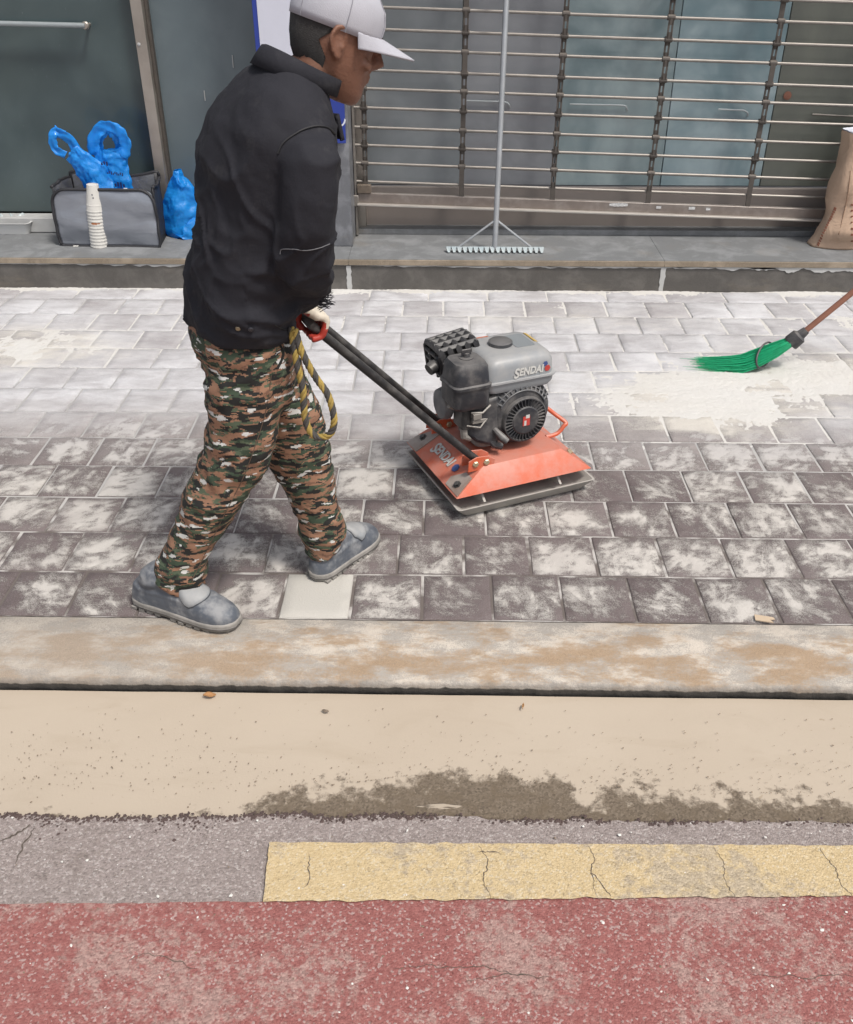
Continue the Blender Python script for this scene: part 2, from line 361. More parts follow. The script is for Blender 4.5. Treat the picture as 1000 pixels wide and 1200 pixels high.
for i in range(N+1):
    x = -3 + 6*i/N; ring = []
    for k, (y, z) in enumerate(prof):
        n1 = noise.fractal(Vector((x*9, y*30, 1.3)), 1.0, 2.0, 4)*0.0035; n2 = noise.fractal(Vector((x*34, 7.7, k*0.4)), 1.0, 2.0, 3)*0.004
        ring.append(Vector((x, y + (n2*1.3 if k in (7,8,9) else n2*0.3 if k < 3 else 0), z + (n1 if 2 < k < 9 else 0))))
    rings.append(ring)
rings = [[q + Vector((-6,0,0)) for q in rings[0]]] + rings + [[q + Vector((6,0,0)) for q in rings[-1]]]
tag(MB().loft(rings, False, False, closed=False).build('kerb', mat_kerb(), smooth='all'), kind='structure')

# gutter channel with dried slurry, asphalt edge strip, red lane
ZR = -0.066
def gut_bound(x):          # where the slurry ends and bare aggregate begins (Y)
    pts = [(-3, 1.44), (-0.75, 1.455), (-0.5, 1.475), (-0.36, 1.530), (-0.22, 1.592), (-0.05, 1.617), (0.12, 1.620), (0.27, 1.597), (0.36, 1.568), (0.44, 1.590), (0.6, 1.568), (0.75, 1.578), (0.95, 1.566), (3, 1.57)]
    for (a, b), (c, d) in zip(pts, pts[1:]):
        if a <= x <= c:
            s = (x-a)/(c-a); s = s*s*(3-2*s); return b + (d-b)*s
    return 1.55
def mat_gutter():
    t = NT('gutter_slurry'); co = t.pos(); x, y, z = t.sep(co)
    n1 = t.noise(co, 26, 7, 0.65); n2 = t.noise(co, 330, 2); n3 = t.noise(co, 3.0, 5, 0.5); n4 = t.noise(co, 90, 5, 0.7)
    at = t.n.new('ShaderNodeAttribute'); at.attribute_name = 'slurry'; s = at.outputs['Fac']
    sl = t.mix(n3, (0.395, 0.328, 0.258), (0.455, 0.388, 0.312)); sl = t.mix(t.m('MULTIPLY', n2, 0.25), sl, (0.47, 0.40, 0.318))
    sl = t.mix(t.m('MULTIPLY', t.step(t.noise(t.node('ShaderNodeMapping', Vector=co, Scale=(1,3,1)), 3.2, 6, 0.6, 0.6), 0.5, 0.75), 0.35), sl, (0.345, 0.28, 0.21))
    sp = t.m('MULTIPLY', t.step(t.noise(co, 62, 3, 0.5), 0.70, 0.73), t.step(t.noise(co, 2.6, 3), 0.48, 0.6)); sl = t.mix(t.m('MULTIPLY', sp, 0.75), sl, (0.30, 0.235, 0.165))
    ag = t.mix(t.vor(co, 210, 1), (0.095, 0.074, 0.054), (0.215, 0.172, 0.130)); ag = t.mix(t.step(n1, 0.4, 0.7), ag, (0.14, 0.108, 0.076))
    k = t.step(t.m('ADD', s, t.m('ADD', t.m('MULTIPLY', t.m('SUBTRACT', n1, 0.5), 1.3), t.m('MULTIPLY', t.m('SUBTRACT', t.noise(co, 8, 4), .5), 1.1))), 0.36, 0.62)
    k = t.m('MAXIMUM', k, t.m('MULTIPLY', t.step(t.noise(t.node('ShaderNodeMapping', Vector=co, Scale=(0.7, 3.4, 1), Location=(0.32, 0.0, 0)), 7.0, 5, 0.5, 0.4), 0.655, 0.675), 0.85))
    c = t.mix(k, ag, sl)
    h = t.m('ADD', t.m('MULTIPLY', k, 1.3), t.m('ADD', t.m('MULTIPLY', t.noise(co, 180, 3), t.m('SUBTRACT', 1.05, k)), t.m('MULTIPLY', n4, 0.12)))
    return t.done(c, t.m('SUBTRACT', 0.95, t.m('MULTIPLY', k, 0.25)), t.bump(h, 0.0028), Specular_IOR_Level=0.3)
gm = MB(); NX, NY = 300, 40
gm.grid(lambda a, b: Vector((-3+6*a, 1.40 + (KF-0.003-1.40)*b, ZR - 0.006 + 0.008*abs(2*b-1)**2 * (1 if b < .5 else 0))), NX, NY)
gme = gm.mesh('gutter', False); at = gme.attributes.new('slurry', 'FLOAT', 'POINT')
for i, v in enumerate(gme.vertices):
    d = (v.co.y - gut_bound(v.co.x)); at.data[i].value = max(0, min(1, 0.5 + d*5.5))
    v.co.z += noise.fractal(Vector((v.co.x*4, v.co.y*6, 0)), 1, 2, 3)*0.0015
gutter = tag(link('gutter', gme, mat_gutter(), smooth='all'), kind='structure')

def agg(name, c0, c1, c2, wear, wearc, bump=0.005):
    t = NT(name); co = t.pos(); v1 = t.node('ShaderNodeTexVoronoi', 1, Vector=co, Scale=210.0); v2 = t.vor(co, 210); rv = t.sep(v1)[0]
    n1 = t.noise(co, 36, 7, 0.74, 0.2); n2 = t.noise(co, 2.4, 6, 0.62)
    c = t.mix(rv, c0, c1); c = t.mix(t.m('MULTIPLY', t.step(rv, 0.86, 0.9), .7), c, c2)
    k = t.step(t.m('ADD', t.m('MULTIPLY', n1, 0.75), t.m('MULTIPLY', n2, 0.9)), wear+.2, wear+0.33)
    c = t.mix(k, c, t.mix(rv, tuple(q*0.72 for q in wearc), tuple(min(1, q*1.25) for q in wearc)))
    wsp = t.m('MULTIPLY', t.step(t.noise(co, 75, 2, 0.4), 0.745, 0.765), t.step(t.noise(co, 3.1, 3), 0.45, 0.55)); c = t.mix(wsp, c, (0.62, 0.60, 0.56))
    dk = t.step(t.noise(co, 150, 3, 0.6), 0.44, 0.31); c = t.mix(t.m('MULTIPLY', dk, 0.55), c, tuple(q*0.35 for q in c0))
    c = t.mix(t.m('MULTIPLY', t.noise(co, 520, 2), 0.22), c, tuple(min(1, q*1.4) for q in c1))
    h = t.m('ADD', t.m('MULTIPLY', t.m('SUBTRACT', 1.0, v2), 0.5), t.m('MULTIPLY', n1, 0.9))
    return t.done(c, 0.9, t.bump(h, bump), Specular_IOR_Level=0.25)
M_ASPH = agg('worn_asphalt', (0.195, 0.162, 0.150), (0.335, 0.287, 0.272), (0.42, 0.38, 0.36), 0.70, (0.20, 0.165, 0.15))
M_RED = agg('red_lane_coating', (0.205, 0.072, 0.066), (0.315, 0.132, 0.120), (0.40, 0.33, 0.31), 0.605, (0.33, 0.225, 0.20), 0.004)
M_YEL = agg('yellow_road_paint', (0.43, 0.325, 0.18), (0.53, 0.42, 0.26), (0.52, 0.45, 0.33), 0.605, (0.36, 0.30, 0.225), 0.0035)
def asph_edge(x):
    return G(500, 960, ZR).y + 0.0 + 0.012*noise.fractal(Vector((x*5.0, 1.7, 0)), 1, 2, 5) + 0.006*noise.noise(Vector((x*40, 0, 3))) - 0.025*max(0, min(1, (-x-0.4)/0.5))*0.7
def sheet(name, x0, x1, fy0, fy1, z, mat, nx, ny, rough=0.0016):
    return tag(MB().grid(lambda a, b: (lambda x: (lambda y: Vector((x, y, z + noise.fractal(Vector((x*22, y*22, 4.2)), 1, 2, 3)*rough)))(fy0(x) + (fy1(x)-fy0(x))*b))(x0+(x1-x0)*a), nx, ny).build(name, mat, smooth='all'), kind='structure')
redY = lambda x: G(500, 1057, ZR).y - 0.002 + 0.0285*(x) + 0.005*noise.noise(Vector((x*14, 2, 0))) + 0.003*noise.noise(Vector((x*55, 2, 0)))
tag(MB().grid(lambda a, b: Vector((-150+300*a, -200 + (1.405+200)*b, ZR-0.012)), 4, 4).build('road', M_ASPH), kind='structure')
road_edge = sheet('asphalt_strip', -3, 3, lambda x: 0.3, asph_edge, ZR+0.006, M_ASPH, 460, 60)
red_lane = sheet('red_lane', -3, 3, lambda x: -0.6, redY, ZR+0.011, M_RED, 420, 80)
yl = [G(316, 989, ZR+.01), G(309, 1058, ZR+.01), G(1000, 993, ZR+.01), G(1000, 1052, ZR+.01)]
M_CRACK = plain('dark_crack', (0.085, 0.068, 0.055), .95, var=.4)
yellow_cracks = [[(563,990),(570,1012),(566,1030),(577,1053)], [(690,991),(695,1008),(692,1022),(702,1052)], [(690,1020),(716,1050)], [(838,992),(846,1012),(850,1030),(862,1052)], [(961,993),(975,1012),(983,1030),(1000,1050)], [(360,1000),(364,1018),(357,1040)], [(560,996),(588,1000)]]
road_cracks = [[(455,1138),(500,1130),(520,1136),(560,1132),(600,1143),(650,1146)], [(150,1125),(185,1118),(230,1137)], [(545,1150),(600,1143),(640,1148)], [(880,1140),(940,1146),(1000,1142)], [(0,985),(18,978),(35,966)], [(20,1012),(30,985),(40,968)]]
def yline(a, b):
    x = yl[1].x + (2.6-yl[1].x)*a
    top = yl[0].y + (yl[2].y-yl[0].y)*(x-yl[0].x)/(yl[2].x-yl[0].x); bot = redY(x) - 0.004
    y = bot + (top-bot)*b; n_ = 0.004*noise.noise(Vector((x*30, b*3, 9)))
    xx = x + (yl[0].x-yl[1].x)*b*max(0, 1-a*8) + (0.004*noise.noise(Vector((y*60, 0, 1))) if a == 0 else 0)
    return Vector((xx, y + (n_ if b in (0, 1) else 0), ZR + 0.0165 + noise.fractal(Vector((xx*22, y*22, 4.2)), 1, 2, 3)*0.0016))
ymark = tag(MB().grid(yline, 200, 18).build('yellow_road_marking', M_YEL, smooth='all'), kind='structure')
def crack(pts, z, parent, w0):
    p = smoothpath([G(a, b, z) for a, b in pts], 14); n_ = len(p); L_, R_ = [], []
    for i, q in enumerate(p):
        tg = (p[min(i+1,n_-1)]-p[max(i-1,0)]).normalized(); sd2 = Vector((-tg.y, tg.x, 0)); j = 0.007*noise.fractal(q*30, 1, 2, 4) + 0.003*noise.noise(q*160); w_ = w0*math.sin(math.pi*(i+.5)/n_)**.5*(.5+abs(noise.noise(q*70))*1.6)
        zz = z + noise.fractal(Vector((q.x*22, q.y*22, 4.2)), 1, 2, 3)*0.0016; c_ = Vector((q.x, q.y, zz)) + sd2*j; L_.append(c_+sd2*w_); R_.append(c_-sd2*w_)
    mb = MB(); k = n_; mb.add(L_+R_, [(i, i+1, k+i+1, k+i) for i in range(n_-1)]); mb.build('crack', M_CRACK, parent)
for c_ in yellow_cracks: crack(c_, ZR+0.0172, ymark, .0010)
for c_ in road_cracks[:4]: crack(c_, ZR+0.0125, red_lane, .0008)
for c_ in road_cracks[4:]: crack(c_, ZR+0.0075, road_edge, .0022)
# crumbling tar edge and loose bits
def pebble(mb, c, r, rnd, flat=0.6):
    q = Matrix.Rotation(rnd.uniform(0, 6.28), 3, 'Z'); s = Vector((r*rnd.uniform(.7,1.3), r*rnd.uniform(.6,1.0), r*flat))
    vs = [Vector((1,0,0)),Vector((-1,0,0)),Vector((0,1,0)),Vector((0,-1,0)),Vector((0,0,1)),Vector((.6,.6,.3)),Vector((-.6,.6,.2)),Vector((-.5,-.7,.3)),Vector((.6,-.6,.2)),Vector((0,0,-.3))]
    vs = [q @ Vector((v.x*s.x*rnd.uniform(.8,1.2), v.y*s.y*rnd.uniform(.8,1.2), v.z*s.z)) + Vector(c) for v in vs]
    mb.add(vs, [(0,5,4),(5,2,4),(2,6,4),(6,1,4),(1,7,4),(7,3,4),(3,8,4),(8,0,4),(0,9,5),(5,9,2),(2,9,6),(6,9,1),(1,9,7),(7,9,3),(3,9,8),(8,9,0)])
rd = random.Random(11); mb = MB()
for i in range(2600):
    x = rd.uniform(-1.25, 1.25)
    if rd.random() < (.25 if x < 0 else .72)*(1.2 if noise.noise(Vector((x*5,3,0))) > 0 else .6): continue
    y = asph_edge(x) + rd.gauss(-0.002, 0.005) - (abs(rd.gauss(0, 0.03)) if x < -0.35 and rd.random() < .35 and noise.noise(Vector((x*6,0,0))) > .05 else 0)
    pebble(mb, (x, y, ZR+0.006), rd.uniform(.0018, .0052), rd)
tag(mb.build('tar_crumbs', plain('dark_tar', (0.075, 0.05, 0.045), 0.85, var=.5, scale=60)), 'dark reddish crumbs of tar along the broken asphalt edge', 'rubble', kind='stuff')
mb = MB()
for i in range(900):
    x = rd.uniform(-1.1, 1.1); y = 1.56 + abs(rd.gauss(0, 0.10)) if rd.random() < .8 else rd.uniform(1.5, 1.85)
    y = max(y, gut_bound(x)+0.005)
    if y > 1.85: continue
    pebble(mb, (x, y, ZR-0.001), rd.choice((.0009,.0012,.0016,.0022)), rd)
for i in range(140): pebble(mb, (rd.uniform(-1.2,1.2), rd.uniform(1.0, 1.46), ZR+0.011), rd.uniform(.0012,.003), rd)
tag(mb.build('grit', plain('grit', (0.20, 0.15, 0.105), 0.9, var=.6, scale=90)), 'scattered grit on the cream slurry and road', 'grit', kind='stuff')
mb = MB()
for i in range(130):
    pebble(mb, (rd.uniform(-1.2,1.2), rd.uniform(1.02, 1.47), ZR+0.012), rd.choice((.0012,.0016,.002,.0038)), rd, 0.35)
tag(mb.build('white_chips', plain('white_chip', (0.66, 0.64, 0.60), 0.85, var=.15)), 'tiny white flecks scattered on the red and yellow road paint', 'chips', kind='stuff')

# ================================================================== SHOPFRONT
YS = 4.915       # step face
M_STEP = None
def stone(name, c0, c1, sc_=60, rough=0.75, streak=True):
    t = NT(name); co = t.pos(); n1 = t.noise(co, 7, 7, 0.65, 0.4); n2 = t.noise(co, sc_*4, 2); n3 = t.noise(t.node('ShaderNodeMapping', Vector=co, Scale=(1,1,3)), 3.0, 6, 0.6)
    c = t.mix(n2, c0, c1); c = t.mix(t.m('MULTIPLY', t.step(n1, 0.42, 0.68), 0.55), c, tuple(q*1.55 for q in c1)); c = t.mix(t.m('MULTIPLY', t.step(n3, 0.55, 0.75), 0.4), c, (0.20, 0.17, 0.135))
    return t.done(c, rough, t.bump(t.m('ADD', n1, t.m('MULTIPLY', n2, 0.4)), 0.0012))
M_RISER = stone('dark_step_stone', (0.070, 0.065, 0.059), (0.105, 0.097, 0.089))
M_LEDGE = stone('grey_ledge_stone', (0.125, 0.13, 0.135), (0.18, 0.185, 0.19))
M_NOSE = stone('stained_nosing', (0.16, 0.125, 0.085), (0.26, 0.215, 0.165), 40)
M_PILLAR = stone('speckled_granite', (0.075, 0.08, 0.09), (0.20, 0.205, 0.22), 110, 0.4)
M_MORTAR = plain('smeared_mortar', (0.45, 0.45, 0.44), 0.9, var=.15, bump=.001)
M_STEEL = plain('brushed_steel', (0.42, 0.385, 0.345), 0.42, 0.85, var=.2, scale=9, bump=.0003, dust=.35)
M_ROD = plain('dull_steel_rod', (0.24, 0.22, 0.20), 0.5, 0.7, var=.25, scale=30, dust=.25)
M_CHAIN = plain('grimy_link_steel', (0.105, 0.092, 0.082), 0.6, 0.5, var=.3, scale=40)
M_RAIL = plain('bronze_rail', (0.235, 0.20, 0.18), 0.45, 0.6, var=.2, scale=12, dust=.4)
M_KICK = plain('brown_kick_panel', (0.26, 0.225, 0.205), 0.5, 0.2, var=.2, scale=5)
M_SILL = plain('grey_white_sill', (0.40, 0.40, 0.395), 0.6, var=.15, scale=20)
def glass(name, c0, c1, rough, sc_=2.0, scratches=0.0, warm=None):
    t = NT(name); co = t.pos(); n1 = t.noise(co, sc_, 4, 0.5, 0.8); n2 = t.noise(co, sc_*3.3, 3)
    c = t.mix(t.step(t.m('ADD', t.m('MULTIPLY', n1, 0.8), t.m('MULTIPLY', n2, 0.2)), 0.32, 0.70), c0, c1)
    if warm: c = t.mix(t.m('MULTIPLY', t.step(t.noise(co, 1.3, 2), 0.5, 0.75), 0.5), c, warm)  # yellowish noise tint stands in for a blurred reflection
    if scratches:
        s1 = t.noise(t.node('ShaderNodeMapping', Vector=co, Rotation=(0,0.7,0), Scale=(14,14,1.6)), 14, 3, 0.6); c = t.mix(t.m('MULTIPLY', t.step(s1, 0.68, 0.80), scratches), c, (0.33, 0.38, 0.40))
    r = t.m('ADD', rough, t.m('MULTIPLY', n2, 0.12))
    return t.done(c, r, t.bump(t.noise(co, 2.5, 2), 0.0015), Specular_IOR_Level=0.5, Coat_Weight=0.35, Coat_Roughness=0.06)
shop = thing('storefront', 'grey shopfront with tinted glass, granite pillar and dark stone step', 'storefront', (0, YS, 0))
LOC = Vector((0, -YS, 0))
def sbox(name, mat, c, size, parent=shop, bevel=0.002, M=None):
    return MB().box((0,0,0), size, M).build(name, mat, parent, bevel=bevel, loc=Vector(c)+LOC if parent is shop else Vector(c))
# step: riser blocks with mortar joints, nosing strip, ledge slabs
joints = [-5.0, -3.9, -3.2, -2.45, PY(409, 320, YS).x, PY(777, 320, YS).x, 2.25, 3.4, 5.0]
for a, b in zip(joints, joints[1:]):
    sbox('step_riser', M_RISER, ((a+b)/2, YS+0.05, 0.062), (b-a-0.014, 0.10, 0.132), bevel=.003)
    sbox('ledge_slab', M_LEDGE, ((a+b)/2, YS+0.345, 0.146), (b-a-0.0012, 0.69, 0.036), bevel=.001)
    sbox('nosing', M_NOSE, ((a+b)/2, YS-0.005, 0.1475), (b-a-0.0012, 0.012, 0.027), bevel=.001)
def smear(parent, x0, x1, zc, h, seed):
    n = max(8, int((x1-x0)/0.012)); top = []; bot = []
    for i in range(n+1):
        x = x0+(x1-x0)*i/n; e = math.sin(math.pi*i/n)**0.3
        top.append((x, zc + h*0.45*e*(0.5+noise.noise(Vector((x*9, seed, 0))))))
        bot.append((x, zc - h*0.7*e*(0.55+1.1*noise.fractal(Vector((x*13, seed, 4)), 1, 2, 4))))
    poly = top + bot[::-1]
    mb = MB(); q0 = [Vector((x, YS-0.0035, z)) for x, z in poly]; 
    vs = [Vector((x, YS-0.0042, z)) for x, z in top] + [Vector((x, YS-0.0042, min(z, top[i][1]-.001))) for i, (x, z) in enumerate(bot)]
    vs += [v + Vector((0, 0.006, 0)) for v in vs]; k = n+1; fs = []
    for i in range(n):
        fs += [(i, i+1, k+i+1, k+i), (2*k+i, 2*k+k+i, 2*k+k+i+1, 2*k+i+1), (i, 2*k+i, 2*k+i+1, i+1), (k+i, k+i+1, 3*k+i+1, 3*k+i)]
    mb.add(vs, fs); return mb.build('mortar_smear', M_MORTAR, parent, loc=LOC)
for x0, x1, z, h, s in ((-2.35, -1.6, .131, .008, 1), (-1.75, -1.25, .128, .016, 2), (-0.4, 0.05, .130, .007, 8), (0.0, 0.62, .128, .013, 3), (0.55, 1.25, .129, .012, 4), (1.2, 1.75, .128, .018, 5), (1.6, 2.3, .126, .030, 6)): smear(shop, x0, x1, z, h, s)
for x in joints[4:6]:
    mb = MB(); r_ = [[Vector((x + sgn*(0.013+0.008*noise.noise(Vector((k*1.3, x*5+sgn, 0)))), YS-0.003 + d, 0.002 + 0.126*k/8)) for sgn, d in ((-1,0),(1,0),(1,.02),(-1,.02))] for k in range(9)]
    mb.loft(r_).build('mortar_joint', M_MORTAR, shop, loc=LOC)
# left bay
YW = 5.46
xf = PY(160, 0, YW).x
M_DGLASS = glass('dark_green_glass', (0.040, 0.060, 0.065), (0.070, 0.098, 0.102), 0.32, 1.6, 0.5, (0.045, 0.058, 0.05))
M_PANEL = glass('grey_green_panel', (0.095, 0.125, 0.140), (0.15, 0.185, 0.20), 0.4, 1.8, 0.35)
sbox('window_sill', M_SILL, (-3.3, YW-0.055, 0.207), (3.4, 0.10, 0.080), bevel=.004)
sbox('window_pane', M_DGLASS, ((-5+xf)/2, YW+0.03, 1.45), (xf+5, 0.02, 2.4), bevel=0)
fr = sbox('window_frame', M_STEEL, (xf+0.012, YW-0.02, 1.42), (0.058, 0.09, 2.51), bevel=.003)
sbox('bead', M_CHAIN, (xf+0.05, YW+0.005, 1.42), (0.014, 0.05, 2.51), bevel=0)
q = PY(163, 52, YW-0.066); MB().lathe([(0.009,0),(0.009,0.002),(0.006,0.004)], 16, Matrix.Translation(q) @ Matrix.Rotation(R(90),4,'X')).build('screw_cap', M_SILL, shop, True, loc=LOC)
xp0, xp1 = PY(300, 60, 5.13).x, PY(411, 220, 5.13).x
sbox('wall_panel', M_PANEL, ((xf+0.057+xp0+0.05)/2, YW+0.03, 1.42), (xp0+0.05-xf-0.057, 0.03, 2.51), bevel=0)
sbox('pillar', M_PILLAR, ((xp0+xp1)/2, 5.13+0.2, 1.42), (xp1-xp0, 0.40, 2.51), bevel=.004)
# a pale horizontal bar with a round end on the dark glass
p0, p1 = PY(-60, 26, YW-0.05), PY(100, 30, YW-0.05)
hb = MB().tube([p0, p1], 0.013, 14).build('glass_bar', plain('pale_bar', (0.30,0.33,0.34), .45, .3), shop, True, loc=LOC)
MB().lathe([(0.019,-.01),(0.02,0),(0.015,.006),(0.006,.008)], 18, Matrix.Translation(p1) @ Matrix.Rotation(R(90),4,'X')).build('bar_end', M_STEEL, hb, True)
MB().tube([p1, p1+Vector((0,0.08,0))], 0.008, 10).build('bar_stud', M_STEEL, hb, True)
for (x, y, l) in ((273, 72, .06), (240, 112, .05)):
    q = PY(x, y, YW+0.0115); MB().box((0,0,0), (0.004, 0.004, l)).build('paint_scrape', M_MORTAR, shop, loc=q+LOC)
# glazed doors behind the grille
YG = 5.47
pb = [xp1-0.02] + [PY(x, 120, YG).x for x in (541, 655, 786, 908)] + [PY(1060, 120, YG).x, 4.9]
cols = [((0.15,0.168,0.182),(0.25,0.272,0.285)), ((0.155,0.165,0.182),(0.24,0.252,0.27)), ((0.12,0.172,0.190),(0.27,0.335,0.350)), ((0.13,0.200,0.228),(0.33,0.410,0.440)), ((0.085,0.095,0.085),(0.135,0.145,0.125)), ((0.07,0.08,0.085),(0.11,0.12,0.12))]  # film tints per pane, with soft reflections put into the colour
for i, (a, b) in enumerate(zip(pb, pb[1:])):
    sbox('door_pane', glass('frosted_pane', *cols[i], 0.30, 2.4), ((a+b)/2, YG+0.012, 1.56), (b-a-0.004, 0.018, 2.3), bevel=.002)
sbox('door_bottom_rail', M_KICK, ((xp1+4.9)/2, YG+0.005, 0.285), (4.9-xp1, 0.05, 0.235), bevel=.004)
sbox('threshold', M_LEDGE, ((xp1+4.9)/2, YG-0.03, 0.178), (4.9-xp1, 0.16, 0.030), bevel=.004)
sbox('door_jamb', M_STEEL, (xp1+0.03, YG-0.04, 1.42), (0.05, 0.06, 2.48), bevel=.003)
for xa, xb, y in ((547, 598, 118), (668, 736, 122), (842, 878, 128)):  # thin pale hooked tubes in front of the panes
    a, b = PY(xa, y, YG-0.012), PY(xb, y+1.5, YG-0.012)
    MB().tube(smoothpath([a, a.lerp(b,.5), b+Vector((-.03,0,0)), b+Vector((-.006,0,-.012)), b+Vector((0,0.012,-.03))], 4), 0.0042, 8).build('pane_tube', plain('pale_tube',(0.42,.45,.46),.4,.3), shop, True, loc=LOC)
q = PY(923, 112, YG-0.001); MB().lathe([(0.021,0),(0.021,0.002),(0.015,0.003)], 20, Matrix.Translation(q) @ Matrix.Rotation(R(90),4,'X')).build('orange_lamp_disc', plain('orange_lamp_disc', (0.20,0.085,0.055), .6), shop, True, loc=LOC)  # dull flat disc stands in for an orange lamp behind the pane
a, b = PY(952, 134, YG-0.012), PY(1010, 137, YG-0.012); MB().tube([a,b], .005, 8).build('pane_tube', M_ROD, shop, True, loc=LOC)
# wall above, out of the picture, closes the building
sbox('lintel', M_PANEL, (0, YW+0.12, 3.0), (10, 0.7, 0.65), bevel=.01)
sbox('side_wall', M_PILLAR, (4.9+0.15, YW+0.1, 1.42), (0.3, 0.5, 2.51), bevel=.004)

# notice board on the pillar
zb = PY(400, 168, 5.11).z; sign = thing('wall_sign', 'white notice board with blue border and blue foot on granite pillar', 'sign', (0, 5.12, zb))
M_BLUE = plain('sign_blue', (0.022, 0.045, 0.26), .45, var=.06); M_SW = plain('sign_white', (0.55, 0.56, 0.64), .5, var=.04)
sw = xp1-0.016-xp0; sx = (xp0+xp1)/2 - 0.004
MB().box((sx, -0.005, 0.5), (sw, 0.012, 1.0)).build('board', M_BLUE, sign, bevel=.002)
zt = PY(400, 112, 5.1).z - zb
MB().box((sx+0.004, -0.0125, (zt+0.98)/2), (sw-0.04, 0.003, 0.98-zt)).build('white_face', M_SW, sign)
q = PY(398, 141, 5.11); tm = text_mesh('C', 0.085, .0008); link('letter', tm, plain('letter_white', (.6,.63,.72), .5), sign, loc=Vector((q.x, -0.0125, q.z-zb-0.006))).rotation_euler = (R(90), R(-55), 0)

# ---------------- roller grille: it hangs a little out of level
YR = 5.34; TILT = -0.030
gx0, gx1 = xp1+0.015, 3.2
rods_y = [37.7-26, 37.7, 61, 85.8, 107.5, 130, 153, 174, 195.2, 216.5]
zs = [PY(540, y, YR).z for y in rods_y]; dz = zs[-2]-zs[-1]
zs = [zs[0] + dz*k for k in range(10, 0, -1)] + zs
xref = PY(540, 216, YR).x
gr = thing('roller_grille', 'steel roller grille of thin horizontal rods pulled down over glass doors', 'grille', (0, YR, 0.16))
GL = Vector((0, -YR, -0.16))
def gz(x, z): return z + TILT*(x-xref)
for z in zs:
    if z > 2.4: continue
    a, b = Vector((gx0-.02, YR, gz(gx0, z))), Vector((gx1, YR, gz(gx1, z)))
    MB().tube([a, a.lerp(b,.33)+Vector((0,0,-.0015)), a.lerp(b,.66)+Vector((0,0,-.001)), b], 0.0074, 10).build('rod', M_ROD, gr, True, loc=GL)
straps = [PY(428, 190, YR).x, PY(543, 120, YR).x, PY(655, 120, YR).x, PY(772, 130, YR).x, PY(896, 125, YR).x, PY(1025, 125, YR).x, PY(1150, 125, YR).x]
lm = MB(); L_, W_ = dz*0.98, 0.027
for sgn in (-1, 1): lm.box((sgn*(W_/2-.0045), 0, 0), (0.009, 0.006, L_))
for sgn in (-1, 1): lm.box((0, 0.0005, sgn*(L_/2-.016)), (W_-.002, 0.007, 0.03))
link_me = lm.mesh('link'); link_me.materials.append(M_CHAIN)
pl = MB().box((0,0,0), (W_*.95, 0.006, L_)).mesh('link'); pl.materials.append(M_CHAIN)
colr = MB().lathe([(0.0125,-.019),(0.014,-.017),(0.014,.017),(0.0125,.019)], 12, Matrix.Rotation(R(90),4,'Y')).mesh('collar'); colr.materials.append(M_CHAIN)
for si, x in enumerate(straps):
    st = bpy.data.objects.new('link_chain', None); C.objects.link(st); st.parent = gr; st.location = (x, 0, 0)
    sk = 0.010
    for k in range(len(zs)-1):
        if zs[k] > 2.35: continue
        zm = (zs[k]+zs[k+1])/2; zz = gz(x, zm); o = bpy.data.objects.new('link', pl if (k+si) % 3 == 1 and si in (1,4) else link_me); C.objects.link(o); o.parent = st
        o.location = (sk*(zz-.6), 0.011 if k % 2 else -0.0105, zz-.16); o.rotation_euler = (0, sk, 0)
        o = bpy.data.objects.new('collar', colr); C.objects.link(o); o.parent = st; o.location = (sk*(gz(x,zs[k])-.6), 0, gz(x, zs[k])-.16); o.rotation_euler = (0, -TILT, 0)
    zz = gz(x, zs[-1]); MB().box((0,-.0105,0), (W_, .006, .07)).build('end_link', M_CHAIN, st, bevel=.001, loc=(0,0,zz-.03-.16))
zl = PY(540, 241, YR).z
rot = Matrix.Rotation(-TILT, 3, 'Y')
xm = (gx0+gx1)/2
rail = MB().box((0,0,0), (gx1-gx0, 0.03, 0.052), rot).build('bottom_rail', M_RAIL, gr, bevel=.003, loc=Vector((xm, YR, gz(xm, zl)+.026))+GL)
MB().box((0,-.02,-.03), (gx1-gx0, 0.05, 0.010), rot).build('rail_lip', plain('rail_lip', (0.46,.43,.395), .45, .5, dust=.3), rail, bevel=.002)
for px_, py_, w_, h_ in ((725, 240, .10, .020), (772, 243, .028, .018), (811, 244, .035, .02), (830, 245, .024, .018)):
    q = PY(px_, py_, YR-.018); o = MB().grid(lambda a, b: Vector(((a-.5)*w_, -.001-.002*noise.noise(Vector((a*7,b*5,px_))), (b-.5)*h_*(0.7+.6*abs(noise.noise(Vector((a*5, 3, px_))))))), 14, 4).build('peeling_tape', plain('tape', (.5,.5,.5), .6, var=.35, scale=90), gr, loc=q+GL)
lk = MB().box((0,0,0), (0.075, 0.03, 0.045)).build('lock_box', plain('rust_lock', (0.15,.12,.095), .7, .3, var=.4, scale=50), gr, bevel=.003, loc=PY(427, 221, YR-.02)+GL)
MB().box((0,0,0), (0.035,0.025,0.06)).build('rail_bracket', M_ROD, gr, bevel=.004, loc=PY(417, 235, YR-.02)+GL)
MB().box((0,0,0), (0.012, 0.05, 2.2)).build('guide_channel', M_ROD, gr, bevel=.002, loc=Vector((gx0-.006, YR, 1.27))+GL)

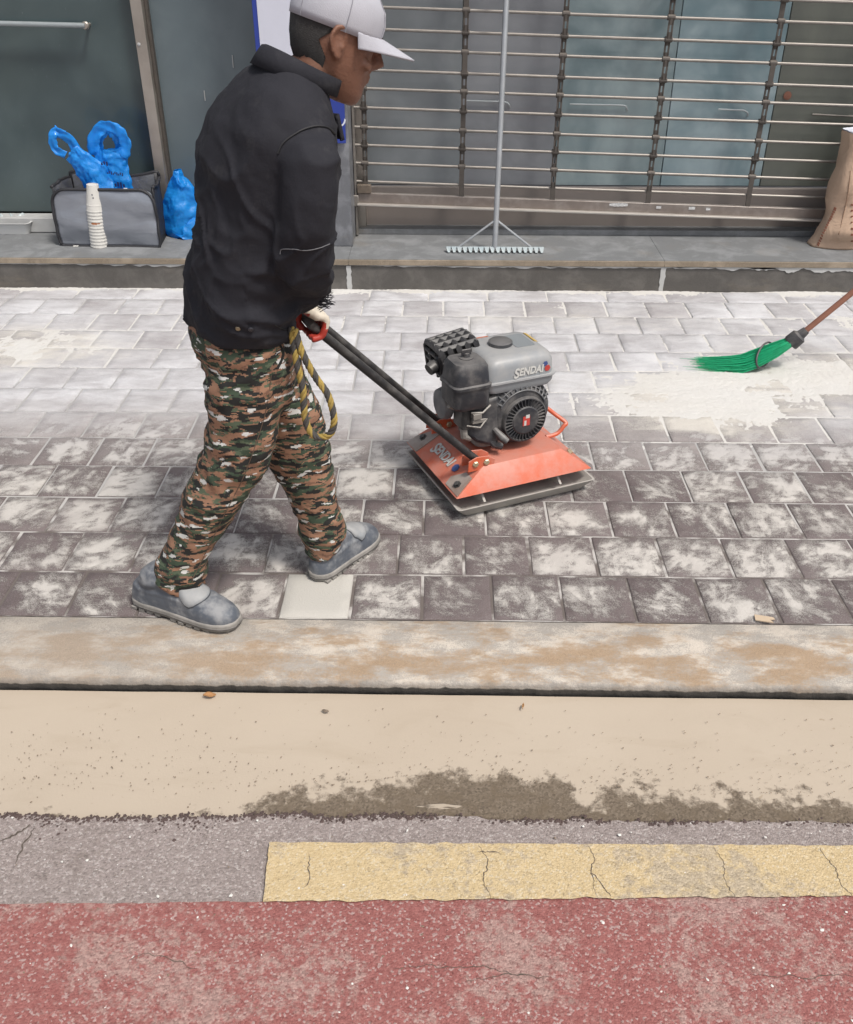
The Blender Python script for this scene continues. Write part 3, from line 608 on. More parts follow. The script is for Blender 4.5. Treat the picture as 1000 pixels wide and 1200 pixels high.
# ================================================================== PLATE COMPACTOR
MA = R(24.5); MO = Vector((0.196, 2.962, 0.0))
comp = thing('plate_compactor', 'dusty orange plate compactor with grey fuel tank pushed over the pavers', 'compactor', MO, MA)
MM = Matrix.Translation(MO) @ Matrix.Rotation(MA, 4, 'Z'); MI = MM.inverted()
def LY(px, py, yl):            # where a photo direction meets the machine's own plane y = yl
    r = MI.to_3x3() @ ray(px, py); c = MI @ Vector((0, 0, HCAM)); return c + r*((yl - c.y)/r.y)
M_ORANGE = plain('orange_paint', (0.54, 0.094, 0.032), 0.45, var=.08, scale=25, dust=.36, dscale=9.5, bump=.0004)
M_PLATE = plain('dusty_iron_plate', (0.33, 0.315, 0.285), 0.75, 0.1, var=.2, scale=22, dust=.75, bump=.0008)
M_BLK = plain('black_plastic', (0.019, 0.021, 0.027), 0.45, var=.3, scale=25, dust=.30)
M_BLK2 = plain('black_steel', (0.026, 0.026, 0.028), 0.45, 0.3, var=.4, scale=40, dust=.25)
M_TANK = plain('tank_grey', (0.235, 0.25, 0.265), 0.42, var=.06, scale=20, dust=.42)
M_ALU = plain('cast_aluminium', (0.27, 0.255, 0.235), 0.5, 0.5, var=.3, scale=35, dust=.6, bump=.001)
M_BOLT = plain('zinc_bolt', (0.50, 0.42, 0.27), 0.4, 0.8, dust=.3)
M_LOGO = plain('logo_white', (0.50, 0.50, 0.48), .5, var=.05); M_LRED = plain('logo_red', (0.45, .05, .04), .5); M_LBLUE = plain('logo_blue', (0.05, .08, .22), .5)
M_REDP = plain('red_plastic', (0.42, .045, .03), .5, dust=.3)
M_CAP = plain('dark_cap', (0.06, .064, .072), .3, .5, dust=.35)
def rr_rect(x0, x1, y0, y1, z, r=0.02, n=5):
    out = []
    for cx, cy, a0 in ((x1-r, y1-r, 0), (x0+r, y1-r, 90), (x0+r, y0+r, 180), (x1-r, y0+r, 270)):
        for k in range(n+1): a = R(a0 + 90*k/n); out.append(Vector((cx+r*math.cos(a), cy+r*math.sin(a), z)))
    return out
def rboxloft(specs, r=0.02): return MB().loft([rr_rect(*s, r=min(r, (s[1]-s[0])/2.01, (s[3]-s[2])/2.01)) for s in specs])
# base plate: flat sole, edges turned up all round, open tray
o_ = [(-.212,.214,-.198,.172,.004),(-.222,.226,-.208,.182,.006),(-.258,.260,-.238,.208,.046),(-.260,.262,-.240,.210,.051),(-.254,.256,-.234,.204,.051),(-.218,.222,-.204,.178,.016),(-.208,.210,-.196,.168,.014)]
rboxloft(o_, .012).build('base_plate', M_PLATE, comp, True)
for x in (-.15, .14):
    for s in (-1, 1): MB().add([Vector((x+d, s*.200-.012, .046)) for d in (-.004,.004)] + [Vector((x+d, s*.16, .085)) for d in (-.004,.004)] + [Vector((x+d, s*.12, .015)) for d in (-.004,.004)], [(0,1,3,2),(2,3,5,4),(4,5,1,0),(0,2,4),(1,5,3)]).build('stiffening_rib', M_PLATE, comp)
rboxloft([(-.13,.13,-.10,.10,.014),(-.13,.13,-.10,.10,.14)], .03).build('exciter_housing', M_BLK2, comp, True)
# orange deck: sloping skirts folded from sheet
sk = [(-.142,.150,-.174,.174,.157),(-.251,.251,-.210,.210,.084),(-.256,.256,-.215,.215,.084),(-.147,.156,-.179,.179,.161),(-.144,.153,-.176,.176,.1630)]
deck = rboxloft(sk, .004).build('deck', M_ORANGE, comp, bevel=.002)
# rear side plate on the operator's side: dusty corner gussets, bolts
def on_rear(u, v, out=0.0):      # u along y (-1..1), v 0..1 up the slope of the rear skirt
    p0 = Vector((-.256, 0, .084)); p1 = Vector((-.147, 0, .161)); q = p0.lerp(p1, v); n_ = Vector((-.077, 0, .109)).normalized()
    y = u*(.215*(1-v) + .179*v)
    return Vector((q.x, y, q.z)) + n_*out
for u0, u1, v0, v1, nm in ((-.98,-.55,.05,.62,'gusset'), (.60,.98,.02,.80,'gusset')):
    c = [on_rear(u0,v0,.003), on_rear(u1,v0,.003), on_rear(u1*.98+.01,v1*.45,.003), on_rear((u0+u1)/2,v1,.003), on_rear(u0,v1,.003)]
    b = [q + Vector((.004,0,-.004)) for q in c]
    MB().loft([c, b]).build(nm, plain('dusty_grey_orange', (0.22,.155,.125), .7, dust=.6), deck)
nrm = Vector((-.077,0,.109)).normalized()
for u, v, r_ in ((-.80,.25,.010), (.82,.42,.010)):
    M_ = Matrix.Translation(on_rear(u,v,.003)) @ nrm.to_track_quat('Z','Y').to_matrix().to_4x4()
    MB().lathe([(r_*1.5,0),(r_*1.5,.002),(r_,.002),(r_,.009),(r_*.7,.010)], 6, M_).build('bolt', M_BLK2, deck)
def put_logo(s, size, mat, parent, M_):
    a = text_mesh(s[0], size*1.3, .0006, .0012); b = text_mesh(s[1:], size, .0006, .0012)
    wa = max(v.co.x for v in a.vertices) - min(v.co.x for v in a.vertices); wb = max(v.co.x for v in b.vertices) - min(v.co.x for v in b.vertices)
    a.transform(Matrix.Translation((-wb/2 - size*.04, -size*.09, 0))); b.transform(Matrix.Translation((wa/2, 0, 0)))
    a.transform(M_); b.transform(M_); link('lettering', a, mat, parent); return link('lettering', b, mat, parent)
xax = Vector((0,-1,0)); zax = nrm; yax = zax.cross(xax)
def frame(o, x, y, z): return Matrix(((x.x,y.x,z.x,o.x),(x.y,y.y,z.y,o.y),(x.z,y.z,z.z,o.z),(0,0,0,1)))
sh = Matrix.Shear('XZ', 4, (0.25, 0)) if False else Matrix(((1,.2,0,0),(0,1.25,0,0),(0,0,1,0),(0,0,0,1)))
put_logo('SENDAI', .040, M_LOGO, deck, frame(on_rear(.04,.50,.003), xax, yax, zax) @ sh)
MB().lathe([(.016,0),(.016,.0012),(.013,.0015)], 7, frame(on_rear(-.46,.50,.002), xax, yax, zax)).build('emblem', M_LBLUE, deck)
# handle brackets and bars
hand_end = PY(371, 386, 2.45)
near_b = Vector((-.150, -.150, .170)); far_b = Vector((-.150, .145, .170))
hn = MI @ hand_end; off = hn - near_b; 
fr_end = far_b + off
for by in (near_b, far_b):
    u = MB()
    for s in (-1, 1):
        poly = [(-.052,-.026),(.045,-.026),(.045,.004),(.02,.020),(-.02,.024),(-.050,.012)]
        u.prism(poly, .005, Matrix.Translation(by + Vector((.004, s*.024+.0025, .006))) @ Matrix.Rotation(R(90),4,'X'))
    br = u.build('bracket', M_ORANGE, comp, bevel=.001)
    for dx in (-.022, .018): MB().lathe([(.0115,0),(.0115,.006),(.008,.009)], 6, Matrix.Translation(by + Vector((dx, -.024, .006))) @ Matrix.Rotation(R(90),4,'X')).build('bolt', M_BOLT, br)
hp = []
path = [near_b + Vector((.03,0,-.008)), near_b + off*.03, near_b + off*.5, hn]
path2 = [far_b + Vector((.03,0,-.008)), far_b + off*.03, far_b + off*.5, fr_end]
bar = MB().tube(smoothpath(path,5),   .0128, 14); bar.build('handle_bar', M_BLK2, comp, True)
MB().tube(smoothpath(path2,5),   .0128, 14).build('handle_bar', M_BLK2, comp, True)
dirb = off.normalized()
gd = (fr_end-hn).normalized()
cr = [hn, hn + dirb*.010 + gd*.003, hn + dirb*.017 + gd*.022, fr_end + dirb*.017 - gd*.022, fr_end + dirb*.010 - gd*.003, fr_end]
MB().tube(smoothpath(cr,5),   .0128, 14).build('handle_grip', plain('rubber_grip', (.02,.02,.021), .7, dust=.3), comp, True)
GRIP_W = [MM @ q for q in cr]
# ---- engine (shaft along local y, recoil starter faces -y)
rboxloft([(-.115,.125,-.075,.10,.172),(-.115,.125,-.075,.10,.186),(-.10,.105,-.06,.09,.190),(-.095,.10,-.055,.085,.27),(-.07,.08,-.045,.075,.33)], .03).build('crankcase', M_ALU, comp, True)
for x in (-.09,.10):
    for y in (-.055,.085): MB().lathe([(.013,0),(.013,.006),(.008,.008)], 6, Matrix.Translation((x,y,.186))).build('bolt', M_BOLT, comp)
# slanted cylinder with fins toward the operator side
ca = Matrix.Translation((-.055, .0, .30)) @ Matrix.Rotation(R(-62), 4, 'Y')
fin = MB()
for k in range(8): fin.loft([[ca @ Vector((x, y, .015+k*.0125 + d)) for x, y in ((-.055,-.055),(.055,-.055),(.055,.055),(-.055,.055))] for d in (0,.005)])
fin.loft([[ca @ Vector((x, y, z)) for x, y in ((-.04,-.04),(.04,-.04),(.04,.04),(-.04,.04))] for z in (0,.115)])
fin.build('cylinder', M_ALU, comp)
MB().loft([[ca @ q for q in rr_rect(-.05,.05,-.052,.052,z,.012)] for z in (.112,.150)]).build('cylinder_head', M_ALU, comp, True)
# fan shroud: round, bulging, sitting over the flywheel
FC = Vector((.024, -.055, .292)); RY = Matrix.Rotation(R(90), 4, 'X')     # lathe z -> -y
FM = Matrix.Translation(FC) @ RY
MB().lathe([(.112,-.02),(.118,0),(.118,.026),(.112,.044),(.098,.058),(.083,.066),(.060,.067)], 40, FM).build('fan_shroud', M_BLK, comp, True)
# shroud neck reaching to the cylinder
nk = [[Vector((x, y, z)) for x, y, z in ((-.06,-.125,.185),(-.06,-.045,.185),(-.06,-.045,.375),(-.06,-.115,.375))], [Vector((x, y, z)) for x, y, z in ((-.135,-.115,.215),(-.135,-.045,.215),(-.135,-.045,.36),(-.135,-.10,.36))], [Vector((x, y, z)) for x, y, z in ((-.165,-.095,.24),(-.165,-.045,.24),(-.165,-.045,.33),(-.165,-.085,.33))]]
MB().loft(nk).build('shroud_neck', M_BLK, comp, bevel=.012, seg=3)
# grid of cooling slots on the upper shroud and the ring of louvres
mb = MB()
for a in range(28, 153, 11):
    pth = [FM @ Vector((math.cos(R(a))*r, math.sin(R(a))*r, z)) for r, z in ((.119,.022),(.114,.045),(.100,.0605),(.088,.0675))]; mb.tube(pth, .0034, 6)
for r, z in ((.1195,.018),(.1145,.044),(.1015,.0595),(.089,.068)):
    mb.tube([FM @ Vector((math.cos(R(a))*r, math.sin(R(a))*r, z)) for a in range(22, 160, 6)], .0028, 6)
mb.build('shroud_grille', plain('grille_plastic', (.05,.056,.068), .45, dust=.3), comp, True)
SM = Matrix.Translation((.030, -.055, .277)) @ RY
st = MB().lathe([(.082,.05),(.082,.074),(.078,.080),(.074,.080),(.074,.072),(.050,.072),(.050,.081),(.046,.084),(.0,.085)], 40, SM).build('recoil_starter', M_BLK, comp, True)
mb = MB()
for k in range(34):
    a = R(k*360/34); M_ = SM @ Matrix.Rotation(a,4,'Z') @ Matrix.Translation((.062,0,.0765)) @ Matrix.Rotation(R(18),4,'X'); mb.loft([[M_ @ Vector((x,y,z)) for x, y in ((-.0125,-.0014),(.0125,-.0014),(.0125,.0014),(-.0125,.0014))] for z in (-.005,.005)])
tag(mb.build('louvre_ring', M_BLK, st), kind='stuff')
MB().box((0,0,0), (.026,.0012,.034)).build('badge', M_LRED, st, loc=(.030,-.1412,.277))
MB().box((0,0,0), (.014,.0012,.012)).build('badge', M_LOGO, st, loc=(.034,-.1418,.293))
MB().box((0,0,0), (.008,.0012,.018)).build('badge', M_LOGO, st, loc=(.026,-.1418,.270))
# pull-cord handle, control bits, oil plug
MB().tube([(-.075,-.115,.255),(-.06,-.15,.235),(-.048,-.16,.225)], [.010,.014,.011], 10).build('pull_handle', M_BLK, comp, True)
MB().tube([(-.09,-.10,.22),(-.075,-.12,.20),(-.05,-.125,.19)], .012, 10).build('oil_plug', M_BLK, comp, True)
mb = MB(); mb.box((-.13,-.10,.295),(.05,.03,.012)); mb.box((-.14,-.105,.315),(.03,.03,.02)); mb.tube([(-.16,-.11,.33),(-.12,-.115,.325),(-.09,-.11,.345)],.004,6); mb.tube([(-.17,-.10,.28),(-.13,-.12,.275),(-.10,-.11,.30)],.0035,6)
mb.build('throttle_lever', M_ALU, comp, bevel=.001)
mb = MB(); mb.loft([rr_rect(-.185,-.115,-.10,-.02,z,.012) for z in (.265,.365)]); mb.build('carburettor', M_BLK2, comp, True)
MB().tube([(-.17,-.08,.26),(-.17,-.085,.235),(-.15,-.085,.225)], .014, 10).build('float_bowl', M_ALU, comp, True)
# air cleaner box
ac = rboxloft([(-.215,-.105,-.120,-.010,.345),(-.226,-.098,-.130,-.004,.360),(-.226,-.098,-.130,-.004,.424)], .022).build('air_cleaner', M_BLK, comp, True)
rboxloft([(-.232,-.092,-.136,.000,.422),(-.232,-.092,-.136,.000,.431),(-.226,-.098,-.130,-.005,.435),(-.222,-.102,-.126,-.010,.488),(-.214,-.110,-.118,-.018,.502),(-.192,-.132,-.098,-.040,.507)], .026).build('air_cleaner_cover', M_BLK, ac, True)
MB().lathe([(.024,.503),(.024,.509),(.012,.511),(.010,.522),(0,.524)], 16, Matrix.Translation((-.162,-.068,0))).build('wing_nut', M_BLK, ac, True)
MB().box((0,0,0),(.034,.006,.020)).build('wing_nut', M_BLK, ac, bevel=.002, loc=(-.162,-.068,.526))
# choke / side cover of the head, operator side
MB().lathe([(.052,0),(.055,.012),(.050,.030),(.035,.036)], 24, Matrix.Translation((-.185, .02, .315)) @ Matrix.Rotation(R(-90),4,'Y')).build('side_cover', plain('side_cover', (.12,.125,.135), .5, dust=.4), comp, True)
# muffler with perforated guard
mx = Matrix.Translation((-.138, .082, .452)) @ Matrix.Rotation(R(-8),4,'Y') @ Matrix.Diagonal((.80,.86,.92,1))
def rot_loft(M_, specs, r): return MB().loft([[M_ @ q for q in rr_rect(*s, r=r)] for s in specs])
mf = rot_loft(mx, [(-.070,.075,-.055,.06,-.055),(-.080,.085,-.062,.066,-.045),(-.080,.085,-.062,.066,.030),(-.070,.075,-.055,.06,.040)], .02).build('muffler', M_BLK2, comp, True)
mb = MB()
for i in range(5):
    x = -.078 + i*.0392; mb.tube([mx @ Vector(q) for q in ((x,-.074,-.045),(x,-.074,.030),(x,-.062,.052),(x,-.03,.058),(x,.03,.058),(x,.066,.052),(x,.076,.02))], .0118, 6)
for y, z in ((-.074,-.04),(-.074,.018),(-.052,.054),(-.012,.059),(.028,.058),(.064,.052)): mb.tube([mx @ Vector((-.084,y,z)), mx @ Vector((.088,y,z))], .0122, 6)
for z in (-.035,.0,.03): mb.tube([mx @ Vector((-.088,-.07,z)), mx @ Vector((-.088,.072,z))], .007, 6)
for y in (-.07,-.03,.02,.07): mb.tube([mx @ Vector((-.088,y,-.05)), mx @ Vector((-.088,y,.045))], .007, 6)
mb.build('heat_guard', plain('black_guard', (.02,.02,.023), .5, .2, var=.4, scale=40, dust=.10), mf, True)
MB().tube([mx @ Vector((-.075,-.035,.0)), mx @ Vector((-.115,-.045,.002)), mx @ Vector((-.135,-.05,-.002))], [.022,.022,.020], 14).build('exhaust_pipe', M_BLK2, mf, True)
MB().tube([mx @ Vector((.0,0,-.05)), Vector((-.15,.07,.37)), Vector((-.13,.03,.34))], .018, 12).build('exhaust_bend', M_ALU, mf, True)
# fuel tank
tk = rboxloft([(-.085,.118,-.098,.085,.376),(-.103,.134,-.115,.100,.384),(-.111,.142,-.121,.106,.397),(-.112,.143,-.122,.107,.420)], .03).build('fuel_tank', M_TANK, comp, True)
rboxloft([(-.120,.150,-.129,.113,.420),(-.120,.150,-.129,.113,.426)], .032).build('tank_seam', plain('tank_rim', (.33,.34,.35), .4, dust=.3), tk, True)
rboxloft([(-.112,.142,-.121,.106,.426),(-.110,.140,-.119,.104,.468),(-.103,.133,-.112,.098,.486),(-.090,.120,-.098,.086,.497),(-.075,.105,-.084,.073,.500),(-.04,.08,-.05,.05,.501)], .036).build('tank_top', M_TANK, tk, True)
cm = Matrix.Translation((-.005,.0,.499)); MB().lathe([(.036,0),(.040,.003),(.040,.013),(.034,.017),(0,.019)], 24, cm).build('fuel_cap', M_CAP, tk, True)
rboxloft([(.03,.10,-.05,.055,.5005),(.03,.10,-.05,.055,.5025)], .01).build('tank_decal', plain('decal_grey', (.20,.215,.225), .5), tk)
MB().box((0,0,0),(.014,.075,.002)).build('warning_sticker', plain('sticker_yellow', (.5,.34,.10), .6), tk, loc=(.118,.02,.4985)).rotation_euler = (0,R(22),0)
MB().box((0,0,0),(.07,.010,.002)).build('warning_sticker', plain('sticker_orange', (.45,.13,.06), .6), tk, loc=(-.045,.084,.4985)).rotation_euler = (R(-18),0,0)
lm_ = frame(Vector((.040,-.1222,.447)), Vector((1,0,0)), Vector((0,.06,1)).normalized(), Vector((0,-1,.06)).normalized()) @ Matrix(((1,.2,0,0),(0,1.15,0,0),(0,0,1,0),(0,0,0,1)))
put_logo('SENDAI', .030, M_LOGO, tk, lm_)
MB().lathe([(.011,0),(.011,.001)], 6, frame(Vector((.108,-.1215,.446)), Vector((1,0,0)), Vector((0,0,1)), Vector((0,-1,0)))).build('emblem', M_LRED, tk)
MB().lathe([(.009,0),(.009,.001)], 6, frame(Vector((.100,-.1205,.462)), Vector((1,0,0)), Vector((0,0,1)), Vector((0,-1,0)))).build('emblem', M_LBLUE, tk)
# switch, front carrying loop
MB().box((0,0,0),(.02,.03,.035)).build('engine_switch', M_REDP, comp, bevel=.004, loc=(.135,-.03,.33))
lp_ = [(.168,-.10,.172),(.205,-.10,.205),(.250,-.10,.212),(.272,-.095,.195),(.262,-.09,.158),(.20,-.085,.155)]
lp2 = [(.150,.05,.165), LY(630,468,0.03), LY(640,477,-.02), LY(650,485,-.04), LY(663,495,-.07), LY(661,499,-.075), LY(653,508,-.075), (.150,-.075,.160)]
MB().tube(smoothpath(lp2,5), .0075, 10).build('lifting_loop', M_ORANGE, comp, True)
MB().lathe([(.011,0),(.011,.012)], 8, Matrix.Translation((.200,-.15,.125)) @ Matrix.Rotation(R(60),4,'Y')).build('bolt', M_BOLT, deck)

# ================================================================== WORKER
PA = R(26); fd = Vector((math.cos(PA), math.sin(PA), 0)); rt = Vector((math.sin(PA), -math.cos(PA), 0))   # forward, his right
PB = Vector((-0.55, 2.30, 0.0))
person = thing('person', 'worker in black jacket and camouflage trousers walking behind orange compactor', 'person', PB)
def pring(Lx, Ly, Rx, Ry, Y, b, n=36, e=2.2, grow=0.0, turned=True):
    A, B = PY(Lx, Ly, Y), PY(Rx, Ry, Y); c = (A+B)/2; w_ = (B-A).length/2 + grow; dz = (B-A).z/2; b += grow
    if turned:
        a_ = max(0.03, math.sqrt(max(w_*w_ - (b*rt.x)**2, 0.0009))/fd.x); return ell(c, fd*a_ + Vector((0,0,dz)), rt*b, n, e)
    return ell(c, (B-A).normalized()*w_, Vector((0.12,-1,0)).normalized()*b, n, e)
TORSO = [(220,379,345,394,2.29,.178),(218,350,350,360,2.29,.188),(220,310,356,318,2.29,.19),(223,265,366,275,2.29,.195),(228,215,380,228,2.295,.205),(232,172,392,190,2.30,.215),(240,135,397,168,2.305,.218),(255,107,396,148,2.31,.212),(275,86,391,128,2.315,.180),(296,71,384,111,2.32,.130),(311,62,380,98,2.32,.088)]
SLV = [(345,152,385,152,2.15,.02),(334,160,394,158,2.14,.055),(326,182,399,178,2.125,.068),(325,230,395,228,2.105,.070),(322,272,391,270,2.11,.070),(321,303,387,299,2.14,.069),(326,331,387,322,2.19,.066),(335,350,382,338,2.26,.056),(345,363,377,351,2.32,.044)]
# left arm (mostly hidden): shoulder -> elbow -> hand on the far end of the grip
g0, g1 = GRIP_W[2], GRIP_W[3]; gax = (g1-g0).normalized()
HR, HL = g0 - gax*0.008, g1 - gax*0.010            # grip centres of the right and left hand
sh_c = sum(pring(*TORSO[6]), Vector())/36
shL = sh_c - rt*0.175 + fd*0.01; elL = shL + Vector((-.02, .10, -.30)) - fd*0.02
def hand_frame(P):
    e1 = gax; e3 = Vector((0,0,1)); e3 = (e3 - e1*e3.dot(e1)).normalized(); e2 = e1.cross(e3)
    if e2.dot(fd) < 0: e2 = -e2
    return e1, e2, e3
e1, e2, e3 = hand_frame(HR)
wrR = HR + e3*.080 - e2*.040; wrL = HL + e3*.075 - e2*.05
jm = MB(); jm.loft([pring(*q) for q in TORSO]); jm.loft([pring(*q, n=24, turned=False) for q in SLV])
jm.tube(smoothpath([shL, shL.lerp(elL,.5)+rt*.0, elL, elL.lerp(wrL,.55), wrL],4), [.085]*3+[.08]*3+[.075]*3+[.07]*3+[.062]*3+[.055,.048], 20)
jacket_me = fuse(jm, 0.0062, 12, 'jacket')
def ridged(p): return 1-abs(noise.noise(p))*2
def wr_jacket(co, n_):
    q = Vector((co.x*1.0 + co.z*0.75, co.y*1.0, co.z*0.55 - co.x*0.5))
    a_ = noise.fractal(q*7.5, 1.0, 2.0, 3)*0.0075
    f = ridged(Vector((co.x*6+co.z*7.5, co.y*5, co.z*2.2-co.x*3)) + Vector((noise.noise(co*5), 0, noise.noise(co*4+Vector((3,0,0))))))
    amt = max(0, min(1, (1.36-co.z)/0.12))
    g_ = ridged(Vector((co.x*4.2+co.z*5.5, co.y*4, co.z*1.6-co.x*3.4)) + Vector((1.7*noise.noise(co*3.3), 5, 0)))
    v = a_ + amt*((f**3)*0.0085 + (max(0,g_)**4)*.012) - .004
    if co.z < 1.02 and co.y < 2.27 and co.x > -.45:      # bunched forearm
        v += math.sin(co.z*105 + co.x*30 + 3*noise.noise(co*9))*0.0030
    cz = ridged(Vector((co.x*13+co.z*6, co.y*9, co.z*17-co.x*7)) + Vector((noise.noise(co*8),0,noise.noise(co*7))))
    elb = math.exp(-((co.z-1.08)/.09)**2)*(1 if co.y < 2.24 else .35) + .55*math.exp(-((co.z-.90)/.07)**2)
    v += elb*max(0, cz)**3*.008
    if co.z < 0.845: v -= 0.004*max(0, (0.845-co.z)/.03)
    return v
displace(jacket_me, wr_jacket)
t = NT('black_jacket_cloth'); co = t.pos(); nb = t.noise(co, 6, 5)
weave = t.noise(co, 900, 2)
dj = t.m('MULTIPLY', t.step(t.noise(co, 11, 7, .7), .52, .78), .10)
M_JACKET = t.done(t.mix(dj, t.mix(nb, (0.0150,0.0150,0.0195), (0.0235,0.0235,0.0295)), (.25,.24,.23)), 0.85, t.bump(t.m('ADD', t.m('MULTIPLY', weave, .12), t.noise(co, 34, 4)), 0.0022), Specular_IOR_Level=0.25)
jacket = link('jacket', jacket_me, M_JACKET, person, 'all', loc=-PB)
JT = BVHTree.FromPolygons([v.co.copy() for v in jacket_me.vertices], [tuple(p.vertices) for p in jacket_me.polygons])
CAMP = Vector((0,0,HCAM))
def on_tree(tree, px, py, out=0.002):
    h = tree.ray_cast(CAMP, ray(px, py).normalized()); return None if h[0] is None else h[0] + h[1]*out
def seam(tree, pts, r_, name, mat, parent, out=0.0015, sub=5):
    path = smoothpath([Vector((a, b, 0)) for a, b in pts], sub); q = [on_tree(tree, v.x, v.y, out) for v in path]; q = [v for v in q if v is not None]
    q2 = [q[0]]
    for v in q[1:]:
        if (v-q2[-1]).length < 0.06: q2.append(v)
    if len(q2) > 2: MB().tube(q2, r_, 6).build(name, mat, parent, True, loc=-PB if parent is person else None)
M_THREAD = plain('grey_stitching', (.13,.13,.14), .7); M_SEAM = plain('black_piping', (.010,.010,.012), .7)
seam(JT, [(329,298),(331,292),(345,292),(360,293),(375,290),(386,286)], .0011, 'stitching', M_THREAD, jacket)
seam(JT, [(326,180),(332,168),(345,158),(358,151),(372,148),(384,150),(393,157)], .0022, 'seam', M_SEAM, jacket)
seam(JT, [(322,380),(334,386),(343,384)], .0012, 'seam', M_SEAM, jacket)
for px_, py_, m_ in ((279,385,plain('brass_snap',(.30,.25,.17),.4,.7)), (294,386,plain('dark_snap',(.05,.05,.06),.4,.5))):
    h = JT.ray_cast(CAMP, ray(px_, py_).normalized())
    if h[0]: MB().lathe([(.0062,0),(.0062,.0015),(.0045,.003),(0,.0032)], 14, Matrix.Translation(h[0]) @ h[1].to_track_quat('Z','Y').to_matrix().to_4x4()).build('snap_button', m_, jacket, True)
cl = MB(); ro = [pring(300,72,388,116,2.315,.098,n=32,grow=.004), pring(309,58,392,104,2.32,.090,n=32,grow=.004), pring(316,50,394,98,2.325,.086,n=32,grow=.005)]
ri = [pring(316,50,394,98,2.325,.086,n=32,grow=-.004), pring(309,60,392,106,2.32,.088,n=32,grow=-.008), pring(304,76,386,116,2.315,.09,n=32,grow=-.012)]
cl.loft(ro+ri); cl.build('collar', M_JACKET, jacket, 'all')
fq = PY(391, 148, 2.30)
lap = MB().grid(lambda a, b: fq + fd*(.004+.012*math.sin(a*3.1)) + rt*(-.02+.035*a) + Vector((0,0,.025-.055*b)) + fd*(.01*b), 6, 6).build('collar_lapel', M_JACKET, jacket, 'all'); sm = lap.modifiers.new('s','SOLIDIFY'); sm.thickness = .006


# ---- trousers
PELV = [(223,372,342,386,2.29,.160),(221,393,347,404,2.29,.172),(230,415,347,424,2.29,.172),(240,438,346,450,2.29,.160),(250,458,338,470,2.29,.125)]
LEGR = [(236,415,338,425,2.225,.098),(241,440,336,445,2.22,.100),(242,468,332,465,2.215,.098),(242,500,326,501,2.21,.092),(237,533,317,540,2.205,.086),(222,565,294,576,2.20,.080),(209,597,270,613,2.195,.074),(197,633,249,648,2.195,.070),(180,660,241,672,2.19,.074),(177,673,238,691,2.19,.072)]
LEGL = [(268,425,350,425,2.365,.098),(284,465,366,462,2.375,.098),(300,500,380,492,2.38,.092),(315,543,387,533,2.38,.082),(331,573,392,566,2.375,.073),(345,604,399,595,2.37,.067),(354,633,406,615,2.37,.066),(362,653,403,638,2.37,.062)]
tm_ = MB(); tm_.loft([pring(*q) for q in PELV]); tm_.loft([pring(*q, turned=False) for q in LEGR]); tm_.loft([pring(*q, turned=False) for q in LEGL])
trou_me = fuse(tm_, 0.0085, 7, 'trousers')
def wr_tr(co, n_):
    z = co.z; a_ = noise.fractal(Vector((co.x*5, co.y*5, z*13)), 1, 2, 4)*.0075
    low = max(0, 1 - z/0.30); mid = math.exp(-((z-.46)/.10)**2); hip = math.exp(-((z-.74)/.09)**2)
    f = math.sin(z*95 + 3.2*noise.noise(co*7) + co.x*16); f2 = ridged(Vector((co.x*9+z*9, co.y*7, z*9-co.x*6)))
    f3 = max(0, ridged(Vector((co.x*5+z*11, co.y*5, z*12-co.x*8))+Vector((noise.noise(co*6),0,0))))**3
    return a_*0.9 + low*f*.0042 + (mid+.4)*f2*f2*.006 + hip*f2*f2*.007 + f3*.006 - .004
displace(trou_me, wr_tr)
def mat_camo():
    t = NT('digital_camouflage'); co = t.pos()
    wob = t.vm('SCALE', t.node('ShaderNodeTexNoise', 1, Vector=co, Scale=6.0), 0.05)
    sn = t.vm('ADD', t.vm('SNAP', co, (0.0034, 0.0034, 0.0028)), wob)
    def nz(off, scale, zs, det=2.0, rough=0.5): return t.noise(t.node('ShaderNodeMapping', Vector=sn, Location=off, Scale=(1, 1, zs)), scale, det, rough, 0.0)
    c = t.mix(t.noise(co, 240, 2), (0.225, 0.118, 0.072), (0.29, 0.16, 0.10))
    c = t.mix(t.step(nz((5,1,2), 16, 3.2), 0.515, 0.52), c, (0.036, 0.056, 0.034))
    c = t.mix(t.step(nz((4,4,1), 24, 3.0), 0.60, 0.605), c, (0.075, 0.098, 0.060))
    c = t.mix(t.step(nz((1,7,4), 27, 2.8), 0.60, 0.605), c, (0.17, 0.09, 0.058))
    c = t.mix(t.step(nz((9,3,8), 22, 3.8), 0.54, 0.545), c, (0.012, 0.012, 0.011))
    c = t.mix(t.step(nz((2,9,6), 20, 3.0), 0.64, 0.645), c, (0.52, 0.52, 0.50))
    return t.done(c, 0.88, t.bump(t.m('ADD', t.m('MULTIPLY', t.noise(co, 700, 2), .1), t.noise(co, 42, 4)), 0.0025))
M_CAMO = mat_camo()
trousers = link('trousers', trou_me, M_CAMO, person, 'all', loc=-PB)
TT = BVHTree.FromPolygons([v.co.copy() for v in trou_me.vertices], [tuple(p.vertices) for p in trou_me.polygons])
seam(TT, [(326,402),(332,412),(330,422),(325,432)], .0035, 'pocket_edge', plain('pocket_black',(.012,.012,.011),.9), trousers, .0005)  # pocket edge drawn as a thin near-black tube
seam(TT, [(318,440),(312,480),(300,520),(285,560),(262,605),(240,650),(225,680)], .0012, 'side_seam', plain('seam_brown',(.10,.065,.045),.9), trousers, .0008)

